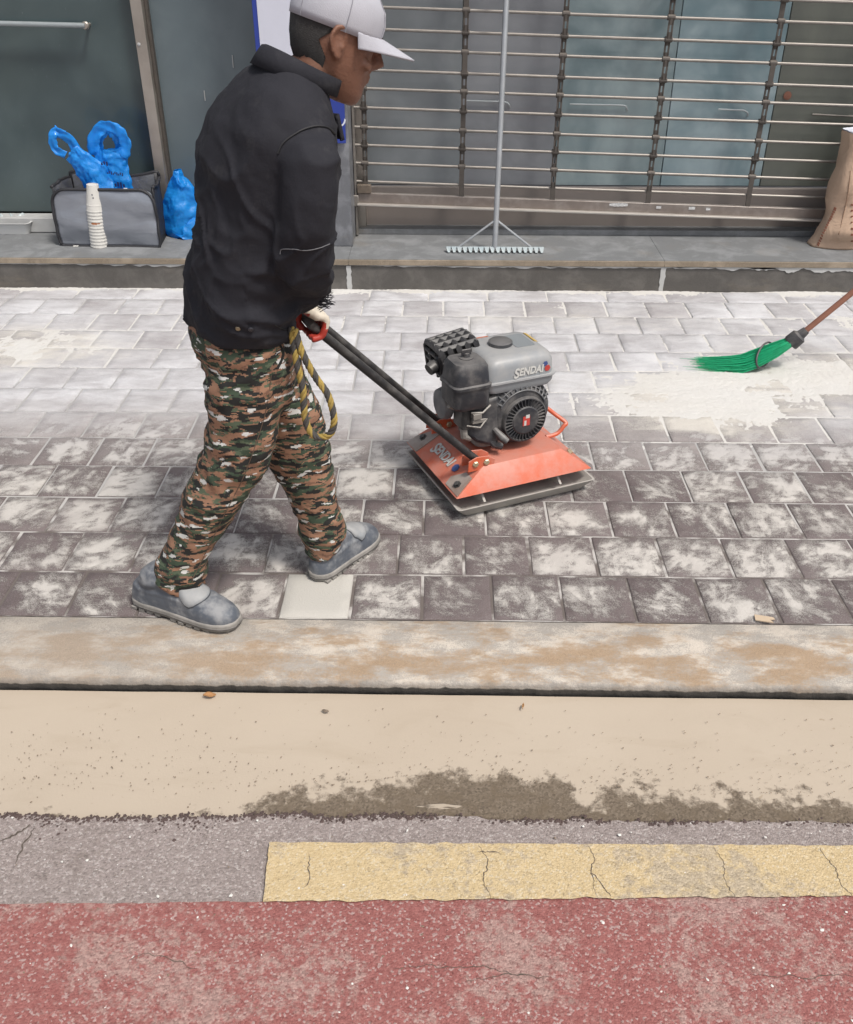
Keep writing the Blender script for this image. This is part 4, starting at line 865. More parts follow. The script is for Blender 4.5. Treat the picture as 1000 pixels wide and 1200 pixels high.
# ---- rubber safety boots
t = NT('slate_rubber'); co = t.pos(); nb = t.noise(co, 16, 6, .65); z_ = t.sep(co)[2]
kd = t.step(t.m('ADD', nb, t.m('MULTIPLY', t.sep(t.nrm())[2], .16)), 0.46, 0.74)
M_BOOT = t.done(t.mix(t.m('MULTIPLY', kd, .7), (0.085, 0.097, 0.118), (0.33, 0.33, 0.33)), t.m('ADD', .45, t.m('MULTIPLY', kd, .4)), t.bump(t.noise(co, 60, 4), .0012))
M_SOLE = plain('dusty_sole', (0.185,.175,.16), .85, var=.25, scale=40, bump=.001, dust=.5)
M_FLAP = plain('grey_flap', (0.26,.275,.29), .65, var=.2, scale=60, dust=.4)
def boot(H_, T_, hemc, name):
    ax = (T_-H_); L = ax.length; ax.normalize(); sd_ = Vector((-ax.y, ax.x, 0)); base = H_.copy(); base.z = 0
    def P(x, y, z): return base + ax*x + sd_*y + Vector((0,0,z))
    k = L/0.30; prof = [(-.012,.008,.05),(-.008,.018,.056),(-.002,.027,.066),(.006,.035,.088),(.030,.042,.112),(.07,.044,.124),(.11,.044,.124),(.15,.047,.112),(.19,.051,.096),(.225,.053,.084),(.255,.050,.074),(.278,.042,.063),(.293,.031,.052),(.301,.014,.036)]
    m_ = MB(); rings = []
    for x, hw, tp in prof:
        ring = []
        for j in range(24):
            a = 2*math.pi*j/24; c_, s_ = math.cos(a), math.sin(a)
            y = hw*math.copysign(abs(c_)**.8, c_); z = (.018 + (tp-.018)*max(0, s_)**.75) if s_ > 0 else .018 + .004*s_
            ring.append(P(x*k, y, z))
        rings.append(ring)
    m_.loft(rings)
    an = P(.062*k, 0, .07); top = Vector((hemc.x, hemc.y, hemc.z)); shaft = [an + Vector((0,0,-.03)), an + Vector((0,0,.03)), an.lerp(top, .6), top]
    m_.tube(smoothpath(shaft, 4), [.040]*4+[.047]*4+[.050]*4+[.050], 24)
    me = fuse(m_, .005, 9, 'boot')
    displace(me, lambda co, n_: noise.fractal(co*22, 1, 2, 3)*.0016 + (.0016*math.sin(co.z*190 + 4*noise.noise(co*14)) if .07 < co.z < .14 else 0))
    b_ = link(name, me, M_BOOT, person, 'all', loc=-PB)
    # sole
    def outline(gr):
        up = [(x*k, hw+gr) for x, hw, tp in prof]; up[0] = (up[0][0]-gr, up[0][1]); up[-1] = (up[-1][0]+gr, up[-1][1])
        return up + [(x, -y) for x, y in up[::-1]]
    s_ = MB(); s_.loft([[P(x, y, z) for x, y in outline(g_)] for g_, z in ((-.004,.003),(.0015,.006),(.003,.012),(.0035,.022),(.002,.028),(-.004,.030))])
    s_.build('sole', M_SOLE, b_, 'all')
    MB().loft([[P(x, y, z) for x, y in outline(g_)] for g_, z in ((.003,.0125),(.0046,.0135),(.0046,.0175),(.003,.0185))], False, False).build('welt', plain('dark_welt',(.09,.085,.08),.8,dust=.4), b_, 'all')
    tr = MB()
    for x in [.01,.035,.06,.085,.135,.16,.185,.21,.235,.26,.282]:
        hw = [h for (x0, h, t0) in prof if x0 >= x][0]; tr.box((0,0,0), (.001,.001,.001)) if False else tr.loft([[P(x*k+dx, y, z) for dx, y in ((-.009,-hw-.002),(.009,-hw-.002),(.009,hw+.002),(-.009,hw+.002))] for z in (0,.008)])
    tr.build('tread', M_SOLE, b_)
    bt = BVHTree.FromPolygons([v.co.copy() for v in me.vertices], [tuple(p.vertices) for p in me.polygons])
    fl = MB(); top_v, n1, n2 = [], 5, 22
    def proj(x, y, out):
        o_ = P(x, y, .3); h = bt.ray_cast(o_, Vector((0,0,-1))); return (h[0] + h[1]*out) if h[0] else P(x, y, .1)
    cx = .185*k; rings = [[proj(.0 + cx + .042*rr_*math.cos(6.283*j/n2), .040*rr_*math.sin(6.283*j/n2) - .005, .0085 if rr_ < .97 else .001) for j in range(n2)] for rr_ in (1.0, .96, .7, .4, .1)]
    fl.loft(rings, False, True); fo = fl.build('ankle_flap', M_FLAP, b_, 'all')
    MB().tube(rings[0]+rings[0][:1], .0022, 6).build('flap_edge', plain('flap_edge',(.05,.055,.065),.6), fo, 'all')
    return b_
hemR = (PY(177,673,2.19)+PY(238,691,2.19))/2 + Vector((0,0,.04)); hemL = (PY(362,653,2.37)+PY(403,638,2.37))/2 + Vector((0,0,.04))
RH, RT = G(163,702), G(279,735); LHh, LT = G(371,679), G(433,632)
RH.z = RT.z = LHh.z = LT.z = 0
boot(RH + (RT-RH).normalized()*.005, RT, hemR, 'boot'); boot(LHh, LT + (LT-LHh).normalized()*.02, hemL, 'boot')

# ---- gloves
M_KNIT = plain('cream_knit', (0.60,.54,.45), .9, var=.15, scale=120, bump=.0012, bscale=420); M_RUB = plain('red_rubber_palm', (0.36,.035,.022), .55, var=.25, scale=60)
def glove(P, wr, side):
    a1, a2, a3 = hand_frame(P); s1 = a1*side           # s1 points to the thumb side
    m_ = MB(); pal = []
    for f, wdt, th in ((0,.030,.021),(.3,.038,.020),(.65,.043,.018),(1,.043,.015)):
        c_ = wr.lerp(P + a3*.027 + a2*.016, f); ax = (P + a3*.027 + a2*.016 - wr).normalized(); nrm_ = ax.cross(a1).normalized(); pal.append(ell(c_, a1*wdt, nrm_*th, 20, 2.6))
    m_.loft(pal)
    for k, (o_, ln) in enumerate(((.033,.95),(.011,1.05),(-.011,1.0),(-.032,.85))):
        c_ = P + s1*o_; pts = [c_ + a3*.030 + a2*.012, c_ + a3*.022 + a2*.034, c_ - a3*.006 + a2*.034*ln, c_ - a3*.028 + a2*.016, c_ - a3*.030 - a2*.012*ln]
        m_.tube(smoothpath(pts,4), [.0110]*5+[.0102]*6+[.0095]*5+[.0085], 12)
    th = [wr.lerp(P, .35) + s1*.028, P + s1*.050 + a3*.026 - a2*.018, P + s1*.050 - a3*.004 - a2*.024, P + s1*.040 - a3*.026 - a2*.012]
    m_.tube(smoothpath(th,4), [.016]*4+[.0135]*4+[.0115]*4+[.0095], 12)
    m_.tube([wr + (wr-P)*.75, wr + (wr-P)*.3, wr.lerp(P,.12)], [.036,.034,.030], 18)
    me = fuse(m_, .0036, 4, 'glove'); displace(me, lambda co, n_: noise.fractal(co*60, 1, 2, 3)*.0012)
    o = link('glove', me, [M_KNIT, M_RUB], person, 'all', loc=-PB)
    for p_ in me.polygons:
        q = p_.center - P; p_.material_index = 1 if q.dot(a3) < .016 + .006*noise.noise(p_.center*50) + (-.02 if q.dot(a2) > .03 else 0) or (q.dot(a2) < -.012 and q.dot(a3) < .045) else 0
    return o
glove(HR, wrR, 1); glove(HL, wrL, -1)

# ---- head, cap, body underneath
Hc = PY(391, 46, 2.35); ha, hp_ = R(20), R(20)
hf = Vector((math.cos(ha)*math.cos(hp_), math.sin(ha)*math.cos(hp_), -math.sin(hp_))); hsd = Vector((math.sin(ha), -math.cos(ha), 0)); hu = hsd.cross(hf).normalized()
def HP(f, s, u): return Hc + hf*f + hsd*s + hu*u
HEAD = [(-.120,.080,.030,.018),(-.112,.090,.005,.030),(-.095,.096,-.030,.044),(-.07,.095,-.062,.056),(-.04,.094,-.082,.065),(-.01,.092,-.093,.070),(.02,.093,-.098,.073),(.045,.095,-.100,.0745),(.07,.088,-.097,.071),(.095,.070,-.080,.058),(.111,.040,-.048,.036),(.118,.010,-.018,.012)]
bm_ = MB(); bm_.loft([ell(HP((f+b)/2, 0, z), hf*((f-b)/2), hsd*h, 28, 2.25) for z, f, b, h in HEAD])
bm_.tube([HP(.090,0,.028), HP(.104,0,.005), HP(.117,0,-.016), HP(.100,0,-.030)], [.007,.010,.0135,.009], 12)
for s in (-1, 1):
    bm_.lathe([(.004,-.004),(.015,-.0035),(.015,.0035),(.004,.004)], 16, Matrix.Translation(HP(-.010, s*.074, -.004)) @ frame(Vector(), hf, hu*1.5, hsd))
    bm_.tube(smoothpath([HP(f, s*q, u) for f, q, u in ((.006,.072,.008),(.003,.077,.024),(-.010,.081,.031),(-.024,.084,.023),(-.029,.084,.004),(-.022,.081,-.014),(-.010,.077,-.026),(-.002,.074,-.032),(.003,.071,-.024))], 3), .0052, 8)
    bm_.tube([HP(.006,s*.072,-.002), HP(.002,s*.078,-.008), HP(.003,s*.073,-.014)], .005, 8)
    bm_.tube([HP(.088,s*.012,.034), HP(.090,s*.030,.036), HP(.075,s*.055,.030)], [.007,.009,.007], 8)
    bm_.tube([HP(.098,s*.008,-.018), HP(.100,s*.011,-.024), HP(.094,s*.012,-.028)], [.006,.007,.005], 8)
    bm_.tube([HP(.075,s*.045,-.02), HP(.070,s*.050,-.035)], [.016,.013], 8)
for z, r_ in ((-.050,.0062),(-.060,.0068)): bm_.tube([HP(.085,-.024,z), HP(.096,-.010,z+.001), HP(.098,0,z), HP(.096,.010,z+.001), HP(.085,.024,z)], [.003,r_,r_,r_,.003], 8)
nk0 = sum(pring(*TORSO[9]), Vector())/36
bm_.tube([HP(-.022,0,-.045), HP(-.030,0,-.10), nk0 + Vector((0,0,.01)), nk0 - Vector((0,0,.10))], [.058,.060,.068,.085], 24)
bm_.loft([pring(*q, grow=-.028) for q in TORSO[:-1]]); bm_.loft([pring(*q, grow=-.022) for q in PELV])
bm_.loft([pring(*q, n=24, turned=False, grow=-.018) for q in SLV[1:-2]]); bm_.tube([pring(*SLV[-3], n=24, turned=False)[0].lerp(pring(*SLV[-3], n=24, turned=False)[12], .5), wrR, HR + e3*.05 - e2*.02], [.036,.022,.012], 14)
bm_.tube(smoothpath([shL, shL.lerp(elL,.5), elL, elL.lerp(wrL,.55), wrL, HL + e3*.05 - e2*.02],3), [.06]*3+[.055]*3+[.05]*3+[.045]*3+[.032]*3+[.012], 16)
for LG in (LEGR, LEGL): bm_.loft([pring(*q, turned=False, grow=-.026) for q in LG])
for hem, Hh, Tt in ((hemR, RH, RT), (hemL, LHh, LT)): bm_.tube([hem, Hh.lerp(Tt,.22)+Vector((0,0,.07)), Hh.lerp(Tt,.5)+Vector((0,0,.05)), Hh.lerp(Tt,.8)+Vector((0,0,.042))], [.034,.032,.026,.018], 14)
body_me = fuse(bm_, .005, 3, 'body')
t = NT('weathered_skin'); co = t.pos(); M_SKIN = t.done(t.mix(t.noise(co, 26, 5), (0.155,.070,.043), (0.225,.108,.068)), .55, t.bump(t.noise(co, 160, 4), .0012), Subsurface_Weight=.08, Subsurface_Radius=(.01,.004,.002))
link('body', body_me, M_SKIN, person, 'all', loc=-PB)
for s in (-1, 1):
    ey = MB().lathe([(.0115*math.sin(R(a)), .0115*math.cos(R(a))) for a in range(2, 180, 16)], 16, Matrix.Translation(HP(.083, s*.030, .018)) @ frame(Vector(), hsd, hu, hf)).build('eye', plain('eye_white',(.55,.53,.5),.25), person, 'all', loc=-PB)
    MB().lathe([(.0058,0),(.0045,.0012),(0,.0016)], 14, Matrix.Translation(HP(.0938, s*.030, .018)) @ frame(Vector(), hsd, hu, hf)).build('iris', plain('iris',(.02,.012,.008),.2), ey, 'all')
    MB().tube([HP(.094,s*.016,.033), HP(.095,s*.030,.037), HP(.084,s*.046,.033)], [.003,.004,.002], 8).build('eyebrow', plain('brow',(.025,.022,.02),.9), person, True, loc=-PB)
def crumple_(p): return Vector((noise.noise(p*90), noise.noise(p*90+Vector((4,0,0))), noise.noise(p*90+Vector((0,4,0)))))*.003
hm = MB(); hr = []
for z, f, b, h in HEAD[2:10]:
    a0 = 100 + max(0, -.01-z)*260 + (18 if -.03 < z < .02 else 0)
    hr.append([Hc + hf*((f+b)/2-.002 + ((f-b)/2+.003)*math.cos(R(a))) + hsd*(h+.0025)*math.sin(R(a)) + hu*z + crumple_(Hc+hu*z+hsd*math.sin(R(a))*.1+hf*math.cos(R(a))*.1) for a in [a0 + (360-2*a0)*k/26 for k in range(27)]])
hm.loft(hr, False, False, closed=False); ho = hm.build('hair', plain('grey_black_hair',(.035,.033,.032),.8,var=.5,scale=200,bump=.003,bscale=500), person, 'all', loc=-PB)
q = ho.modifiers.new('s','SOLIDIFY'); q.thickness = .004; q.offset = 0
CAPR = [(.022,.104,-.108,.082),(.038,.104,-.110,.084),(.060,.104,-.110,.084),(.085,.096,-.102,.079),(.108,.076,-.083,.066),(.124,.048,-.054,.045),(.131,.018,-.024,.018)]
M_HAT = plain('pale_grey_cap', (0.40,.40,.44), .85, var=.08, scale=30, bump=.0008, bscale=500)
cp_ = MB().loft([ell(HP((f+b)/2,0,z), hf*((f-b)/2), hsd*h, 32, 2.1) for z, f, b, h in CAPR], False, True).build('cap', M_HAT, person, 'all', loc=-PB)
q = cp_.modifiers.new('s','SOLIDIFY'); q.thickness = .004; q.offset = -1
def brim(a, b):
    th = R(-74 + 148*a); ex_ = .078*math.cos((a-.5)*2.9)**.6; r0 = (.104, .083)
    f = -.003 + (.104+.002 + ex_*b)*math.cos(th) + .012*b*math.cos(th); s = (r0[1] + .001 + .004*b)*math.sin(th)
    return HP(f, s, .036 - .018*b - .055*(a-.5)**2*(.3+b))
br_ = MB().grid(brim, 22, 8).build('brim', M_HAT, cp_, 'all'); q = br_.modifiers.new('s','SOLIDIFY'); q.thickness = .0035
for k in range(6):
    a = R(30+60*k); MB().tube(smoothpath([HP((f+b)/2 + ((f-b)/2+.0008)*math.cos(a), (h+.0008)*math.sin(a), z) for z, f, b, h in CAPR], 3), .0011, 5).build('cap_seam', plain('cap_thread',(.26,.26,.29),.9), cp_, True)
MB().lathe([(.008,-.003),(.007,.003),(.003,.005)], 12, Matrix.Translation(HP(-.003,0,.131)) @ frame(Vector(), hf, hsd, hu)).build('cap_button', M_HAT, cp_, True)

# ---- rope hanging at his hip
rope = thing('rope', 'loop of twisted yellow and black rope hanging at the worker\'s hip', 'rope', PY(343, 388, 2.13))
rp = [PY(341,384,2.185), PY(344,400,2.175), PY(348,425,2.165), PY(355,455,2.16), PY(357,485,2.155), PY(362,503,2.155), PY(372,512,2.155), PY(385,510,2.155), PY(391,500,2.155), PY(391,485,2.155), PY(384,462,2.16), PY(372,445,2.165), PY(360,425,2.165), PY(351,405,2.17), PY(346,386,2.18)]
rpp = smoothpath(rp, 14); M_YR = plain('rope_yellow', (.33,.235,.06), .85, var=.45, scale=70, bump=.001, bscale=600); M_BR = plain('rope_black', (.06,.056,.052), .85, var=.5, scale=70, bump=.001, bscale=600)
ln = [0]
for a, b in zip(rpp, rpp[1:]): ln.append(ln[-1]+(b-a).length)
for k in range(4):
    pts = []; up = Vector((0,1,0))
    for i, q in enumerate(rpp):
        tg = (rpp[min(i+1,len(rpp)-1)]-rpp[max(i-1,0)]).normalized(); up = (up - tg*up.dot(tg)).normalized(); b = tg.cross(up); an = ln[i]*125 + k*math.pi/2
        pts.append(q + (up*math.cos(an)+b*math.sin(an))*.0048)
    MB().tube(pts, .0047, 7).build('strand', M_YR if k in (0,1) else M_BR, rope, 'all', loc=-rope.location)
# frayed end by the cuff
fr_ = MB(); q0 = PY(381,352,2.25); rf = random.Random(5)
for k in range(46):
    a = q0 + Vector((rf.uniform(-.006,.006), rf.uniform(-.006,.006), rf.uniform(-.022,.022))); dr = Vector((rf.uniform(.5,1), rf.uniform(-.5,.5), rf.uniform(-.35,.5))).normalized()
    fr_.tube([a - dr*.02, a + dr*.012, a + dr*.02 + Vector((0,0,rf.uniform(-.006,.006)))], [.0011,.0009,.0004], 4)
fr_.build('frayed_cuff', plain('frayed_threads',(.03,.03,.035),.9), jacket)

# ================================================================== THINGS ON THE LEDGE AND PAVEMENT
ZL = 0.164
# --- levelling rake
rkc = G(580, 296, ZL); rake = thing('levelling_rake', 'grey aluminium levelling rake with toothed head leaning on the roller grille', 'rake', rkc)
M_RAKE = plain('rake_aluminium', (.42,.44,.46), .42, .6, var=.15, scale=12, dust=.15); M_RHEAD = plain('painted_rake_head', (.22,.275,.30), .5, .3, dust=.25)
wl_ = (G(637,296,ZL)-G(522,296,ZL)).length; n_t = 18; poly = []
mb = MB(); mb.box((0,0.012,.022), (wl_,.014,.012)); mb.build('head_bar', M_RHEAD, rake, bevel=.003)
for k in range(n_t):
    x = -wl_/2 + wl_*(k+.5)/n_t
    MB().add([Vector((x-wl_/n_t*.46,.004,.030)),Vector((x+wl_/n_t*.46,.004,.030)),Vector((x+wl_/n_t*.30,-.016,.006)),Vector((x-wl_/n_t*.10,-.020,.006)),Vector((x-wl_/n_t*.46,.009,.024)),Vector((x+wl_/n_t*.46,.009,.024)),Vector((x+wl_/n_t*.30,-.012,.003)),Vector((x-wl_/n_t*.10,-.016,.003))],[(0,1,2,3),(4,7,6,5),(0,4,5,1),(2,6,7,3),(1,5,6,2),(0,3,7,4)]).build('tooth', M_RHEAD, rake)
ptop = Vector((0.03, .285, 1.95)); MB().tube([Vector((0,.012,.02)), ptop], .0145, 16).build('pole', M_RAKE, rake, True)
pj = Vector((0,.012,.02)).lerp(ptop, .075)
for s in (-1, 1): MB().tube([pj, Vector((s*.19,.010,.028))], .006, 8).build('brace', M_RAKE, rake, True)

# --- cooler bag, silver front
cb = G(131, 288, ZL); cooler = thing('cooler_bag', 'open silver and black insulated bag on the stone ledge', 'bag', cb, R(-2))
CW, CH, CD = (G(188,283,ZL)-G(66,287,ZL)).length, .300, .21
t = NT('silver_fabric'); co = t.obj(); M_SILV = t.done(t.mix(t.noise(co, 7, 4), (.20,.215,.25), (.33,.35,.39)), .36, t.bump(t.m('ADD', t.noise(t.node('ShaderNodeMapping', Vector=co, Scale=(1,1,2.2)), 6, 3, .5, .6), t.m('MULTIPLY', t.noise(co, 500, 2), .03)), .006), .45)
M_BBLK = plain('black_nylon', (.022,.022,.026), .6, var=.3, bump=.002, bscale=60); M_LIN = plain('foil_lining', (.20,.205,.22), .45, .4, var=.3, scale=22, bump=.004, bscale=40)
def front(a, b, y=0, gr=0):
    x = (a-.5)*CW; z = b*CH; e = (2*a-1)**2
    yy = y - .020*math.sin(math.pi*b)*(1-e*e) + .014*noise.noise(Vector((x*3.5, z*13+x*2, 3))) + .003*noise.noise(Vector((x*14+z*9, z*24, 1)))
    r = .085; dx = max(0, abs(x)-(CW/2-r)); dzz = max(0, z-(CH-r), r*.5-z); k = math.hypot(dx, dzz); s = r/k if k > r else 1
    return Vector((math.copysign(min(abs(x), CW/2-r)+dx*s, x) if dx else x, yy, (min(z, CH-r) + dzz*s if z > CH-r else (r*.5 - dzz*s if z < r*.5 else z))))
fp = MB().grid(lambda a, b: front(a, b), 30, 20).build('front_panel', M_SILV, cooler, 'all'); q = fp.modifiers.new('s','SOLIDIFY'); q.thickness = .008; q.offset = 1
edge = [front(i/30,0) for i in range(31)] + [front(1,j/20) for j in range(1,21)] + [front(i/30,1) for i in range(29,-1,-1)] + [front(0,j/20) for j in range(19,-1,-1)]
MB().tube([q - Vector((0,.012,0)) for q in edge], .0082, 8).build('piping', M_BBLK, fp, 'all')
def side(s): return lambda a, b: Vector((s*(CW/2-.006)*(1-.10*a) + s*.010*math.sin(math.pi*a)*b + s*.004*noise.noise(Vector((a*6,b*6,s))), .01 + CD*a, .004 + (CH+.010*noise.noise(Vector((a*5,s,0))) + .012*a)*b))
for s in (-1, 1):
    o = MB().grid(side(s), 12, 8).build('side_panel', M_BBLK, cooler, 'all'); q = o.modifiers.new('s','SOLIDIFY'); q.thickness = .008
    o = MB().grid(lambda a, b: side(s)(a, b*.99) - Vector((s*.012,0,0)), 12, 8).build('lining', M_LIN, cooler, 'all')
o = MB().grid(lambda a, b: Vector(((a-.5)*(CW*.9-.02), CD, .004 + (CH+.03+.014*math.sin(a*7))*b)), 20, 6).build('back_panel', M_BBLK, cooler, 'all'); q = o.modifiers.new('s','SOLIDIFY'); q.thickness = .008
MB().grid(lambda a, b: Vector(((a-.5)*(CW*.9-.05), CD-.016+.008*noise.noise(Vector((a*9,b*7,2))), .004 + (CH+.022+.012*math.sin(a*7))*b)), 20, 8).build('lining', M_LIN, cooler, 'all')
MB().box((0,CD/2,.010), (CW*.88-.04, CD-.03, .012)).build('bottom_panel', M_BBLK, cooler)
rim = [side(-1)(j/12,1) for j in range(13)] + [Vector(((a/14-.5)*(CW*.9-.02), CD, CH+.034+.014*math.sin(a/14*7))) for a in range(15)] + [side(1)(j/12,1) for j in range(12,-1,-1)]
MB().tube(smoothpath(rim,2), .009, 8).build('zip_rim', M_BBLK, cooler, 'all')
MB().box((0,0,0),(.02,.006,.008)).build('zip_pull', plain('white_pull',(.6,.6,.6),.5), cooler, bevel=.001, loc=front(.74,1)+Vector((0,-.012,.006)))

# --- thin blue carrier bags
t = NT('blue_film'); co = t.obj(); nb = t.noise(co, 9, 5, .6)
M_FILM = t.done(t.mix(nb, (.006,.24,.75), (.03,.40,.92)), .33, t.bump(t.noise(co, 26, 5, .6, .8), .006), Transmission_Weight=0.0, Subsurface_Weight=.0, Coat_Weight=.2)
tr_ = t.node('ShaderNodeBsdfTranslucent', Color=(.02,.42,.95)); mx_ = t.n.new('ShaderNodeMixShader'); mx_.inputs[0].default_value = .42
t.l.new(t.bsdf.outputs[0], mx_.inputs[1]); t.l.new(tr_, mx_.inputs[2]); t.l.new(mx_.outputs[0], t.out.inputs[0])
def crumple(p, s, amp): return Vector((noise.fractal(p*s,1,2,4), noise.fractal(p*s+Vector((7,0,0)),1,2,4), noise.fractal(p*s+Vector((0,9,0)),1,2,4)*.5))*amp
def carrier(name, label, base, axis_pts, widths, depth, ear, seed, right):
    """crumpled vest bag: a flattened tube that ends in two handle ears"""
    root = thing(name, label, 'plastic bag', base, group=None); rings = []
    pts = smoothpath(axis_pts, 8); m_ = len(pts)
    for i, q in enumerate(pts):
        f = i/(m_-1)*(len(widths)-1); k = min(int(f), len(widths)-2); wd = widths[k] + (widths[k+1]-widths[k])*(f-k); dp = depth*(1 - .75*i/m_)
        tg = (pts[min(i+1,m_-1)]-pts[max(i-1,0)]).normalized(); rv = (right - tg*right.dot(tg)).normalized(); nv = tg.cross(rv)
        rings.append([p + crumple(p*1.0+Vector((seed,0,0)), 13, .016) + nv*(.008*(1-abs(noise.noise(p*31+Vector((seed,3,0))))*2)**2) + crumple(p*1.0, 48, .0025) for p in ell(q, rv*wd, nv*max(dp,.010), 56, 1.7)])
    MB().loft(rings, True, False).build('film_body', M_FILM, root, 'all', loc=-Vector(base))
    for loop, wd in ear:
        lp = smoothpath(loop, 9); rows = []
        for i, q in enumerate(lp):
            tg = (lp[min(i+1,len(lp)-1)]-lp[max(i-1,0)]).normalized(); n_ = tg.cross(Vector((0,1,0))).normalized(); wq = wd*(.8+.5*abs(noise.noise(q*30)))
            rows.append([q + n_*wq*s + Vector((0, .016*noise.noise(q*16+Vector((s*2,0,0))) + .004*noise.noise(q*75+Vector((s*9,0,0))), 0)) for s in (-.5,-.33,-.16,0,.16,.33,.5)])
        e_ = MB().loft(rows, False, False, closed=False).build('handle', M_FILM, root, 'all', loc=-Vector(base)); q = e_.modifiers.new('s','SOLIDIFY'); q.thickness = .0012
    return root
Yb = cb.y + .09
b0 = PY(122,232,Yb)
carrier('carrier_bag', 'blue carrier bag leaning out of the silver bag, its loop handle flopped over', b0, [PY(122,240,Yb), PY(118,222,Yb), PY(106,200,Yb), PY(94,187,Yb), PY(84,178,Yb)], [.085,.085,.075,.062,.055], .05, [([PY(92,184,Yb), PY(84,166,Yb-.01), PY(72,157,Yb-.01), PY(64,153,Yb)], .060), ([PY(77,182,Yb-.02), PY(65,174,Yb-.02), PY(62,162,Yb-.02), PY(66,154,Yb-.01), PY(76,158,Yb)], .046)], 1.0, Vector((1,0,-.6)))
Yb2 = Yb + .06; b1 = PY(137,225,Yb2)
bag2 = carrier('carrier_bag', 'blue carrier bag with dark print standing upright in the silver bag', b1, [PY(139,240,Yb2), PY(138,222,Yb2), PY(133,200,Yb2), PY(128,184,Yb2), PY(126,175,Yb2)], [.075,.08,.09,.085,.085], .045, [([PY(111,182,Yb2), PY(110,164,Yb2), PY(118,151,Yb2), PY(130,149,Yb2), PY(141,156,Yb2), PY(147,170,Yb2), PY(144,184,Yb2)], .068), ([PY(115,176,Yb2+.03), PY(117,160,Yb2+.03), PY(127,152,Yb2+.03), PY(139,163,Yb2+.03), PY(141,182,Yb2+.03)], .06)], 4.0, Vector((1,0,0)))
for px_, py_, w_, h_, n_ in ((136, 203, .085, .016, 9), (124,192,.04,.022,3), (142, 217, .06, .028, 4)):
    q = PY(px_, py_, Yb2-.075)
    for k in range(n_): MB().box((0,0,0), (w_/n_*.6, .002, h_*(.6+.4*((k*7)%3)/2))).build('printed_mark', plain('print_navy',(.01,.02,.10),.5), bag2, loc=q - b1 + Vector((w_*(k/n_-.5), 0, .003*((k*5)%3)-.004*k*.3)))
q = G(212, 281, ZL); Yc = q.y + .09
carrier('carrier_bag', 'full blue plastic bag standing on the ledge beside the silver bag', Vector((q.x, Yc, ZL)), [Vector((q.x+.02,Yc,ZL+.004)), Vector((q.x+.025,Yc,ZL+.03)), PY(214,262,Yc), PY(213,240,Yc), PY(212,222,Yc), PY(210,208,Yc), PY(209,199,Yc)], [.085,.112,.112,.105,.095,.07,.025,.012], .10, [], 9.0, Vector((1,0,0)))

# --- stack of paper cups
cu0 = G(114, 291, ZL); M_CUP = plain('white_paper', (.58,.565,.53), .6, var=.08, bump=.0004)
M_CUPB = plain('brown_print', (.33,.13,.055), .6)
def cup(base, ax, up, label, grp, rb, rt_, h, printed=False):
    M_ = Matrix.Translation(base) @ ax.to_track_quat('Z','Y').to_matrix().to_4x4()
    prof = [(rb*.2,.004),(rb,.004),(rb,0),(rt_,h),(rt_+.003,h+.001),(rt_+.003,h+.006),(rt_-.001,h+.005),(rb-.002,.006)] if up else [(rt_+.0012,0),(rt_+.0012,.005),(rt_,.006),(rb,h),(rb-.004,h),(rb-.004,h-.004),(.003,h-.004)]
    o = tag(MB().lathe(prof, 28, M_).build('paper_cup', M_CUP, None, True), label, 'cup', grp); return o, M_
tilt = (PY(105,222,cu0.y) - PY(113,290,cu0.y)).normalized(); ncup = 12; hstep = .030
stack_h = (PY(108,229,cu0.y)-cu0).length
hstep = (stack_h-.09)/(ncup-1); base = cu0 + Vector((0,.042,.001))
lab = 'plain white paper cup nested in the stack before the silver bag'
for k in range(ncup):
    ax = (tilt + Vector((.004*math.sin(k*2.1), .004*math.cos(k*1.7), 0))).normalized(); b = base + tilt*hstep*k
    if k == 7: o, M_ = cup(b, ax, False, 'white paper cup with a brown print, in the nested stack', 'nested paper cups', .036, .0455, .088); 
    else: o, M_ = cup(b, ax, False, lab, 'nested paper cups', .036, .0455, .088)
    if k == 7:
        fa = M_.inverted().to_3x3() @ Vector((.05,-1,0)); fa = math.degrees(math.atan2(fa.y, fa.x)) + 82
        for a0, a1, zc, hh in ((-106,-62,.010,.013),(-96,-74,.017,.008),(-66,-44,.011,.006)):
            mb = MB(); mb.grid(lambda a, b_: M_ @ Vector(((.0468-.10*(zc+hh*(b_-.5)) )*math.cos(R(fa+a0+(a1-a0)*a)), (.0468-.10*(zc+hh*(b_-.5)))*math.sin(R(fa+a0+(a1-a0)*a)), zc+hh*(b_-.5)*(math.sin(a*3.14)**.5))), 8, 3)
            mb.build('brown_print', M_CUPB, o)
topb = base + tilt*(hstep*(ncup-1)+.030)
o, M_ = cup(topb, tilt, False, 'narrow white paper cup crowning the nested stack', 'nested paper cups', .030, .042, .105)
fa = M_.inverted().to_3x3() @ Vector((.1,-1,0)); fa = math.degrees(math.atan2(fa.y, fa.x)) + 82
for a0, zc in ((-86,.060),(-80,.044)):
    MB().grid(lambda a, b_: M_ @ Vector(((.0428-.105*(zc+.008*(b_-.5)))*math.cos(R(fa+a0+10*a)), (.0428-.105*(zc+.008*(b_-.5)))*math.sin(R(fa+a0+10*a)), zc+.008*(b_-.5))), 3, 2).build('printed_mark', plain('print_grey',(.12,.12,.14),.6), o)

